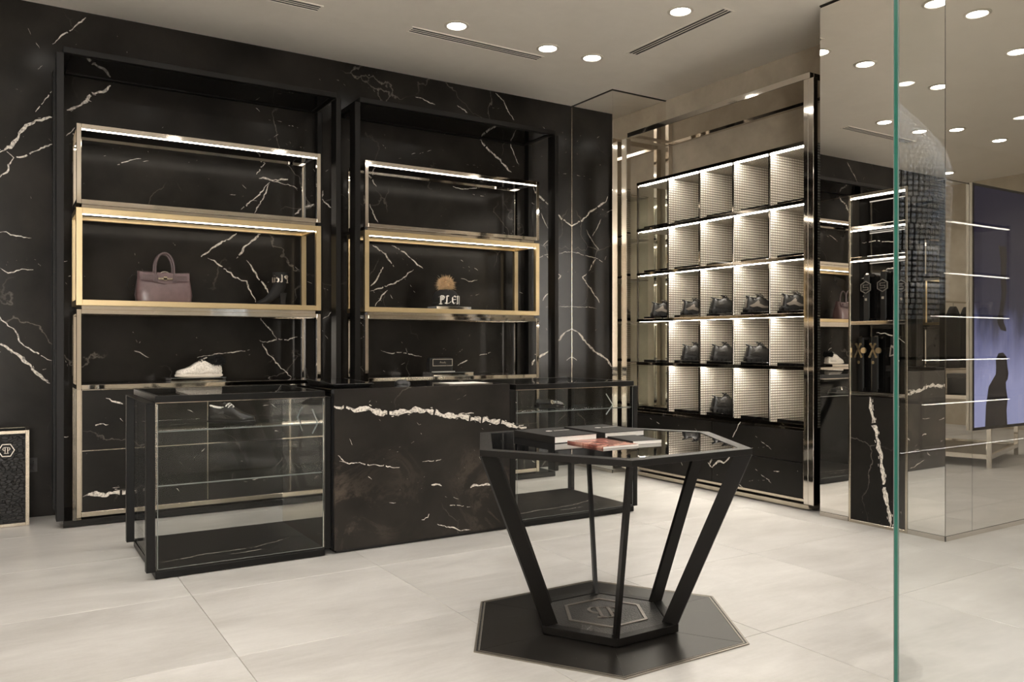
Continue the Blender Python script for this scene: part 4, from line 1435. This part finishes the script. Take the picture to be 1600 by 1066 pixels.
# ------------------------------------------------------------------ sneakers
def sneaker(name, label, cat, m_up, m_sole, m_strap, m_lace, chunky=1., fur=False, group=None, collar='leather_black', trim=None):
    """Toe along +x, heel at x = 0, standing on z = 0; built at the origin."""
    t = thing(name, (0, 0, 0), label, cat, group)
    LN = .298
    sh = .024 * chunky
    secs = []
    #        s    half-width  top   dip (opening floor or crown)
    prof = [(.00, .020, .086, None), (.015, .030, .100, None), (.06, .036, .108, .062), (.16, .038, .092, .045), (.27, .039, .088, .045), (.36, .040, .102, .06), (.40, .040, .112, None),
            (.48, .042, .108, None), (.58, .045, .092, None), (.70, .048, .064, None), (.82, .046, .047, None), (.92, .039, .038, None), (.975, .026, .031, None), (1.0, .012, .022, None)]
    for s, w, h, dip in prof:
        x = s * LN
        z0 = sh * .8
        H = z0 + h * (1 if chunky < 1.3 else .97)
        if dip is None:
            inn, mid = (w * .34, H + .001), H + .002
        else:
            inn, mid = (w * .50, H - .012), z0 + dip
        half = [(w * .92, z0), (w * 1.03, z0 + .3 * h), (w * .95, z0 + .62 * h), (w * .66, H - .004), (w * .60, H), inn]
        ring = [(x, y, z) for y, z in half] + [(x, 0, mid)] + [(x, -y, z) for y, z in half[::-1]] + [(x, 0, z0)]
        lean = .015 * chunky * max(0, 1 - s / .28)
        secs.append([(px + lean * (pz - z0) / .11, py, pz) for px, py, pz in ring])
    MB().loft(secs).build('upper', m_up, t, smooth=55)
    pts = []
    for s, w in ((-.012, .018), (0, .030), (.05, .041), (.2, .042), (.42, .042), (.62, .049), (.8, .051), (.92, .043), (.985, .028), (1.015, .010)):
        pts.append((s * LN, w))
    outl = pts + [(x, -w) for x, w in pts[::-1]]
    mb = MB()
    k = 1.0
    rows = [(.0, .90), (sh * .25, 1.0), (sh * .7, 1.02), (sh, .985)]
    cxm = .5 * LN
    mb.loft([[(cxm + (x - cxm) * kk, y * kk, z + (.010 * max(0, x / LN - .8) * 2 if z < .001 else .004 * (chunky > 1.2) * (x / LN < .25))) for x, y in outl] for z, kk in rows])
    mb.build('sole', m_sole, t, smooth=50)
    mb = MB()
    for k in range(6):
        s = .425 + .052 * k
        z = sh * .8 + .123 - (.0082 * k + .0019 * k * k)
        x = s * LN
        for sg in (-1, 1):
            mb.tube([(x - .006, sg * .031, z - .016), (x, sg * .018, z - .003), (x + .006, -sg * .002, z + .004)], .0042, 6)
    if True:
        x, z = .40 * LN, sh * .8 + .116
        for sg in (-1, 1):
            mb.tube([(x, 0, z), (x + .012, sg * .016, z + .014), (x + .02, sg * .030, z + .002), (x + .03, sg * .038, z - .012)], .0026, 6)
    mb.build('laces', m_lace, t, smooth=60)
    # tongue and padded collar
    MB().loft([[(.33 * LN + dx, y, sh * .8 + zz + z) for y, z in ((-.022, 0.), (.022, 0.), (.02, .008), (-.02, .008))] for dx, zz in ((.0, .128), (.02, .118), (.045, .108))]).build('tongue', m_strap, t, bevel=.002)
    path = []
    for q in range(13):
        a = PI * q / 12
        path.append((.30 * LN - .27 * LN * math.sin(a), .026 * math.cos(a), sh * .8 + .094 + .018 * math.sin(a) ** 2))
    MB().tube(path, .0052, 7).build('collar', collar, t, smooth=60)
    for sg in (-1, 1):
        y = lambda u: sg * .0425
        mb = MB()
        q = [(.07, .030), (.22, .050), (.40, .090), (.455, .092), (.36, .052), (.50, .030), (.78, .022), (.80, .012), (.45, .012), (.30, .026), (.16, .016)]
        inner = lambda u, v, d: (u * LN, sg * (.0432 + .006 * max(0, min(1, (u - .45) * 4)) - .42 * max(0, v - .045) + d), sh * .8 + v)
        for poly in ([q[0], q[1], q[9], q[10]], [q[1], q[2], q[4], q[9]], [q[2], q[3], q[4]], [q[4], q[5], q[8], q[9]], [q[5], q[6], q[7], q[8]]):
            mb.flat([poly], inner, .0032)
        mb.build('side_overlay', m_strap, t)
    MB().loft([[(-.002 + dx + .015 * chunky * z / .11, y, sh * .8 + z) for y in (-.016, .016) for z in ((.02, .085) if y < 0 else (.085, .02))] for dx in (-.003, .004)]).build('heel_tab', m_strap, t)
    if chunky > 1.2:
        mb = MB()
        for k in range(7):
            s = .05 + .14 * k
            for sg in (-1, 1):
                mb.box(s * LN - .010, s * LN + .010, sg * .043, sg * .053, .003, sh * .62)
        mb.build('sole_lugs', m_sole, t)
    if fur:
        rnd = random.Random(9)
        mb = MB()
        c = Vector((.036, 0, sh + .098))
        mb.loft([[tuple(c + Vector((.047 * math.sin(th) * math.cos(a), .046 * math.sin(th) * math.sin(a), .036 * math.cos(th)))) for a in [2 * PI * q / 14 for q in range(14)]] for th in [.06 + (PI - .12) * k / 8 for k in range(9)]])
        for _ in range(1000):
            d = Vector((rnd.gauss(0, 1), rnd.gauss(0, 1), rnd.gauss(0, 1))).normalized()
            b0 = c + Vector((d.x * .048, d.y * .043, d.z * .036))
            s_ = d.orthogonal().normalized()
            t_ = d.cross(s_)
            r = .0035
            tip = b0 + (d + Vector((rnd.uniform(-.4, .4), rnd.uniform(-.4, .4), rnd.uniform(-.4, .4)))) * rnd.uniform(.008, .022)
            mb.add([tuple(b0 + s_ * r), tuple(b0 - s_ * r * .5 + t_ * r), tuple(b0 - s_ * r * .5 - t_ * r), tuple(tip)], [(0, 1, 3), (1, 2, 3), (2, 0, 3)])
        mb.build('heel_fur', 'fur_black', t)
    return t

w = sneaker('sneaker', 'silver glitter sneaker with black fur heel, on a polished block', 'shoe', 'glitter', 'white', 'glitter', 'lace', .95, True, None, 'fur_black')
w.scale = (1.12, 1.1, 1.0)
place(w, (1.462, 6.60, ZL + .0345), PI - .05)

k_ = sneaker('sneaker', 'black low sneaker with white laces on the glass shelf of the left case', 'shoe', 'leather_black', 'rubber', 'leather_black', 'white_print', .9, False, None, 'white_print')
k_.scale = (.92, .92, .80)
place(k_, (1.06, 5.12, .8042), -.55)

sl = thing('slip_on_shoe', (3.46, 4.98, .8012), 'shiny black slip-on shoe on the shelf of the right-hand case', 'shoe')
rings = []
for u, wd_, h in ((0, .03, .05), (.06, .042, .062), (.2, .045, .058), (.38, .044, .056), (.55, .046, .052), (.75, .046, .046), (.9, .036, .038), (.985, .018, .026)):
    x = 3.345 + .245 * u
    rings.append([(x, 4.98 + wd_ * math.cos(a), .8025 + .008 + h * max(-.12, math.sin(a))) for a in [2 * PI * q / 16 for q in range(16)]])
MB().loft(rings).build('upper', 'black_gloss', sl, smooth=60)
MB().prism([(3.335, 4.96), (3.36, 4.94), (3.46, 4.935), (3.56, 4.935), (3.596, 4.965), (3.596, 4.995), (3.56, 5.025), (3.46, 5.025), (3.36, 5.02), (3.335, 5.0)], .8013, .812).build('sole', 'rubber', sl, bevel=.002)
MB().lathe([(.006, 0), (.016, .003), (.016, .006), (.006, .009)], 14).local('buckle', 'chrome', sl, Matrix.Translation((.0, -.038, .045)) @ Matrix.Rotation(PI / 2.6, 4, 'X'))

# shoes in the cubbies
ROWN = ('third', 'fourth', 'fifth')
ORD = ('first', 'second', 'third', 'fourth', 'last')
def cubby_z(r):
    return ZR[r + 1] + .0352
runner = sneaker('running_shoe', 'r', 'shoe', 'leather_black', 'rubber', 'grey_trim', 'lace', 1.35, False, 'black running shoes in the shoe wall')
chunk = sneaker('chunky_shoe', 'c', 'shoe', 'leather_black', 'rubber', 'leather_black', 'lace', 1.75, False, 'plain black shoes in the shoe wall')
first = {'r': runner, 'c': chunk}
used = set()
for r, k, kind, dy in ((2, 0, 'r', 0), (2, 1, 'r', .0), (2, 2, 'c', .01), (2, 3, 'r', .0), (2, 4, 'r', .01),
                       (3, 1, 'c', 0), (3, 2, 'c', 0), (3, 3, 'c', 0), (4, 2, 'c', 0)):
    o = first[kind] if kind not in used else copy_tree(first[kind])
    used.add(kind)
    if kind == 'r':
        lab = 'grey-strapped black running shoe, %s in the upper row of shoes' % ('far left', 'second', '', 'fourth', 'far right')[k]
    elif r == 2:
        lab = 'plain chunky black shoe in the upper shoe row, between the strapped running shoes'
    elif r == 4:
        lab = 'plain chunky black shoe alone in the lowest row of the shoe wall'
    else:
        lab = 'plain chunky black shoe, %s in the middle row of three' % ('left', 'centre', 'right')[k - 1]
    y = {0: 5.905, 1: 5.49, 2: 5.125, 3: 4.74, 4: 4.355}[k]
    place(o, (5.300, y + dy, cubby_z(r)), -.42 if kind == 'r' else -.50, lab, 'black shoes in the shoe wall')

# ------------------------------------------------------------------ belts in the belt cabinet
def belt(y, ztop, zbot, zbuckle, buckle, label, grp):
    x = XA + .085
    t = thing('belt', (x, y, zbot), label, 'belt', grp)
    MB().lathe([(.012, 0), (.012, .028), (.016, .028), (.016, .034)], 14).local('hook', 'chrome', t, Matrix.Translation((.036, 0, ztop - zbot)) @ Matrix.Rotation(-PI / 2, 4, 'Y'))
    MB().box(x - .010, x - .004, y - .019, y + .019, zbot, ztop + .004).build('strap', 'leather_black', t, bevel=.001)
    MB().box(x + .004, x + .010, y - .016, y + .022, zbot + .02, ztop + .004).build('strap', 'leather_black', t, bevel=.001)
    f = lambda u, v, d: (x - .0112 - d, y - u, zbuckle + v)
    if buckle == 'hex':
        R = .046
        hexo = [(R * math.cos(i * PI / 3 + PI / 6), R * math.sin(i * PI / 3 + PI / 6)) for i in range(6)]
        q = [[hexo[i], hexo[(i + 1) % 6], (hexo[(i + 1) % 6][0] * .86, hexo[(i + 1) % 6][1] * .86), (hexo[i][0] * .86, hexo[i][1] * .86)] for i in range(6)]
        MB().flat([[(a * .86, b * .86) for a, b in hexo]], f, .003).build('buckle_plate', 'black_metal', t)
        MB().flat(q, f, .008).build('buckle', 'etched_steel', t)
        MB().flat([[(-.022, z_), (.022, z_), (.022, z_ + .005), (-.022, z_ + .005)] for z_ in (-.020, -.0025, .015)] + [[(-.022, .0), (-.016, .0), (-.016, .018), (-.022, .018)], [(.016, -.018), (.022, -.018), (.022, .0), (.016, .0)]],
                  lambda u, v, d: f(u, v, d + .0032), .002).build('buckle_mark', 'etched_steel', t)
        MB().flat([[(-.008, -.095), (.008, -.095), (.008, -.078), (-.008, -.078)]], f, .003).build('keeper', 'silver_print', t)
    elif buckle == 'bones':
        q = [seg_quad((-.03 + .02, .045), (.02 + .01, -.045), (.006, 0)), seg_quad((.03 - .01, .045), (-.02, -.045), (.006, 0))]
        for a, b in ((-.012, .045), (.022, .045), (.03, -.045), (-.02, -.045)):
            q.append([(a + .009 * math.cos(i * PI / 3), b + .009 * math.sin(i * PI / 3)) for i in range(6)])
        MB().flat(q, lambda u, v, d: f(u - .018, v, d), .007).build('buckle', 'gold', t)
        MB().flat([[(.032 + .021 * math.cos(i * PI / 6), -.0 + .021 * math.sin(i * PI / 6)) for i in range(12)]], f, .012).build('buckle_skull', 'gold', t)
        MB().flat([[(-.012 + .009 * math.cos(i * PI / 5), -.085 + .012 * math.sin(i * PI / 5)) for i in range(10)]], f, .004).build('keeper', 'gold', t)
    else:
        MB().flat([seg_quad((-.012, .03), (.022, .012), (.003, .006)), seg_quad((-.02, -.04), (.012, -.03), (.003, .005)), seg_quad((-.02, -.04), (-.012, .03), (.0025, .001))], f, .006).build('buckle', 'silver_print', t)
    return t

belt(3.569, 1.770, 1.442, 1.683, 'hex', 'black belt with hexagon buckle, leftmost of the three in the upper row', 'hexagon buckle belts')
belt(3.438, 1.785, 1.442, 1.690, 'hex', 'black belt with hexagon buckle, middle of the three in the upper row', 'hexagon buckle belts')
belt(3.301, 1.780, 1.442, 1.675, 'hex', 'black belt with hexagon buckle, beside the green glass edge in the upper row', 'hexagon buckle belts')
belt(3.615, 1.32, .940, 1.232, 'bones', 'black belt with gold buckle cut off by the steel frame, lower row left', 'lower row belts')
belt(3.500, 1.325, .940, 1.232, 'bones', 'black belt with gold crossed-bones buckle, middle of the lower row', 'lower row belts')
belt(3.362, 1.325, .940, 1.235, 'bar', 'black belt with thin dark buckle beside the gold one, lower row right', 'lower row belts')

# ------------------------------------------------------------------ what the mirrors and the glass show of the other side of the shop
# crystal-covered torso that shines in the glass sheet
TORSO = (2.93, .25)
ct = thing('crystal_torso', (*TORSO, 0), 'crystal covered torso form, seen only as a sparkling reflection in the glass sheet', 'display figure')
tx, ty = TORSO
MB().lathe([(.17, .001), (.17, .02), (.02, .03), (.02, 1.36)], 20, (tx, ty)).build('stand', 'black_metal', ct, smooth=40)
tp = [(.20, 1.36), (.25, 1.45), (.255, 1.60), (.262, 1.80), (.265, 1.93), (.245, 2.01), (.205, 2.07), (.15, 2.14), (.088, 2.21), (.06, 2.25)]
MB().lathe(tp, 36, (tx, ty)).build('torso', 'black', ct, smooth=40)
mb = MB()
rnd = random.Random(12)
def tr_(z):
    for (r0, z0), (r1, z1) in zip(tp, tp[1:]):
        if z0 <= z <= z1:
            return r0 + (r1 - r0) * (z - z0) / (z1 - z0)
    return tp[-1][0]
for iz in range(45):
    z = 1.38 + iz * .0195
    r = tr_(z)
    n = max(10, int(2 * PI * r / .022))
    for q in range(n):
        a = 2 * PI * q / n
        d = Vector((math.cos(a), math.sin(a), rnd.uniform(-.1, .35))).normalized()
        d = (d + Vector((rnd.uniform(-.2, .2), rnd.uniform(-.2, .2), 0))).normalized()
        c = Vector((tx + r * math.cos(a), ty + r * math.sin(a), z))
        s_ = d.orthogonal().normalized()
        t_ = d.cross(s_)
        R = .0115
        base = [tuple(c + (s_ * math.cos(g) + t_ * math.sin(g)) * R + d * .001) for g in (0, PI / 2, PI, 1.5 * PI)]
        top = [tuple(c + (s_ * math.cos(g) + t_ * math.sin(g)) * R * .5 + d * .007) for g in (0, PI / 2, PI, 1.5 * PI)]
        mb.add(base + top, [(4, 5, 6, 7)] + [(i, (i + 1) % 4, 4 + (i + 1) % 4, 4 + i) for i in range(4)])
tag(mb.build('crystals', 'crystal', ct), kind='stuff')

# low steel table, turned a little
TA = -math.radians(16)
dt = thing('steel_display_table', (0, 0, 0), 'polished steel table with dark lower platform, seen in the right-hand mirror', 'table')
a, b, c, d = 0, 1.40, -1.0, 0
for x in (a, b - .04):
    for y in (c, d - .04):
        BX('leg', 'chrome', dt, x, x + .04, y, y + .04, .001, .70)
BX('platform', 'black_gloss', dt, a + .041, b - .041, c + .041, d - .041, .10, .125)
MB().ring([(a, c), (b, c), (b, d), (a, d)], [(a + .04, c + .04), (b - .04, c + .04), (b - .04, d - .04), (a + .04, d - .04)], .7005, .74).build('top_rail', 'chrome', dt)
BX('top', 'black_gloss', dt, a + .041, b - .041, c + .041, d - .041, .715, .738)
MB().box(a + .041, b - .041, c, c + .03, .09, .135).box(a + .041, b - .041, d - .03, d, .09, .135).box(a, a + .03, c + .041, d - .041, .09, .135).box(b - .03, b, c + .041, d - .041, .09, .135).build('platform_rail', 'chrome', dt)
place(dt, (8.59, 1.47, 0), TA)
def on_table(o, u, v):
    p = Vector((8.59, 1.47, .7385)) + Matrix.Rotation(TA, 3, 'Z') @ Vector((u, v, 0))
    place(o, p, TA)
fs = thing('folded_shirt', (0, 0, 0), 'stack of folded white shirts on the steel table, seen in the right-hand mirror', 'shirt')
for k in range(4):
    MB().loft([[(-.16 + e_, -.17 + e_, z), (.16 - e_, -.17 + e_, z), (.16 - e_, .17 - e_, z), (-.16 + e_, .17 - e_, z)] for z, e_ in ((.0005 + k * .05, .012), (.012 + k * .05, 0), (.036 + k * .05, 0), (.049 + k * .05, .014))]).build('shirt_layer', 'shirt', fs, bevel=.004)
on_table(fs, .21, -.74)
bxo = thing('gift_box', (0, 0, 0), 'black box with pale label on the steel table, seen in the right-hand mirror', 'box')
BX('body', 'black', bxo, -.13, .13, -.14, .14, .0005, .17, bevel=.002)
BX('lid', 'plastic_black', bxo, -.133, .133, -.143, .143, .171, .215, bevel=.002)
BX('label', 'paper', bxo, -.04, .04, .1432, .1445, .18, .204)
on_table(bxo, .42, -.34)
# garment rail with black coats in front of the far wall
gr = thing('garment_rail', (11.9, -.6, 0), 'steel garment rail in front of the far beige wall, seen in the right-hand mirror', 'garment rail')
for x in (11.0, 12.5):
    BX('post', 'chrome', gr, x, x + .035, -.62, -.585, .001, 1.90)
BX('rail', 'chrome', gr, 11.036, 12.499, -.615, -.59, 1.865, 1.89)
BX('rail', 'chrome', gr, 11.036, 12.499, -.615, -.59, .90, .92)
for i, x in enumerate((11.22, 11.58, 11.94, 12.29)):
    g = thing('coat', (x, -.6, 1.0), 'black coat, %s on the far garment rail, seen in the right-hand mirror' % ('first', 'second', 'third', 'last')[i], 'coat', 'black coats on the rail')
    rings = []
    for z, w_, d_ in ((.93, .162, .06), (1.2, .160, .06), (1.5, .158, .065), (1.70, .15, .06), (1.78, .09, .05), (1.815, .05, .04)):
        rings.append([(x + w_ * math.cos(q * PI / 8), -.6 + d_ * math.sin(q * PI / 8), z) for q in range(16)])
    MB().loft(rings).build('coat_body', 'knit', g, smooth=50)
    MB().tube([(x, -.6, 1.80), (x, -.6, 1.864)], .004, 6).build('hanger_hook', 'chrome', g)
# lit steel shelving along the front wall
for i, (x0, x1) in enumerate(((6.6, 8.3), (8.7, 10.6))):
    sw = thing('lit_wall_shelf', ((x0 + x1) / 2, YF + .2, 0), 'lit steel shelving with beige back, the %s of two seen only in reflections' % ('shorter', 'longer')[i], 'shelving', 'lit shelving on the front wall')
    BX('back', 'plaster', sw, x0, x1, YF + .005, YF + .03, .05, 2.75)
    for x in (x0, x1 - .03):
        BX('post', 'chrome', sw, x, x + .03, YF + .35, YF + .38, .001, 2.75)
    for z in (.6, 1.1, 1.6, 2.1, 2.7):
        BX('shelf', 'black_gloss', sw, x0 + .03, x1 - .03, YF + .031, YF + .38, z, z + .03)
        BX('led_strip', 'led', sw, x0 + .03, x1 - .03, YF + .36, YF + .372, z - .011, z - .001)
# dark coats on a wall rail beyond the cash desk, left of the display units
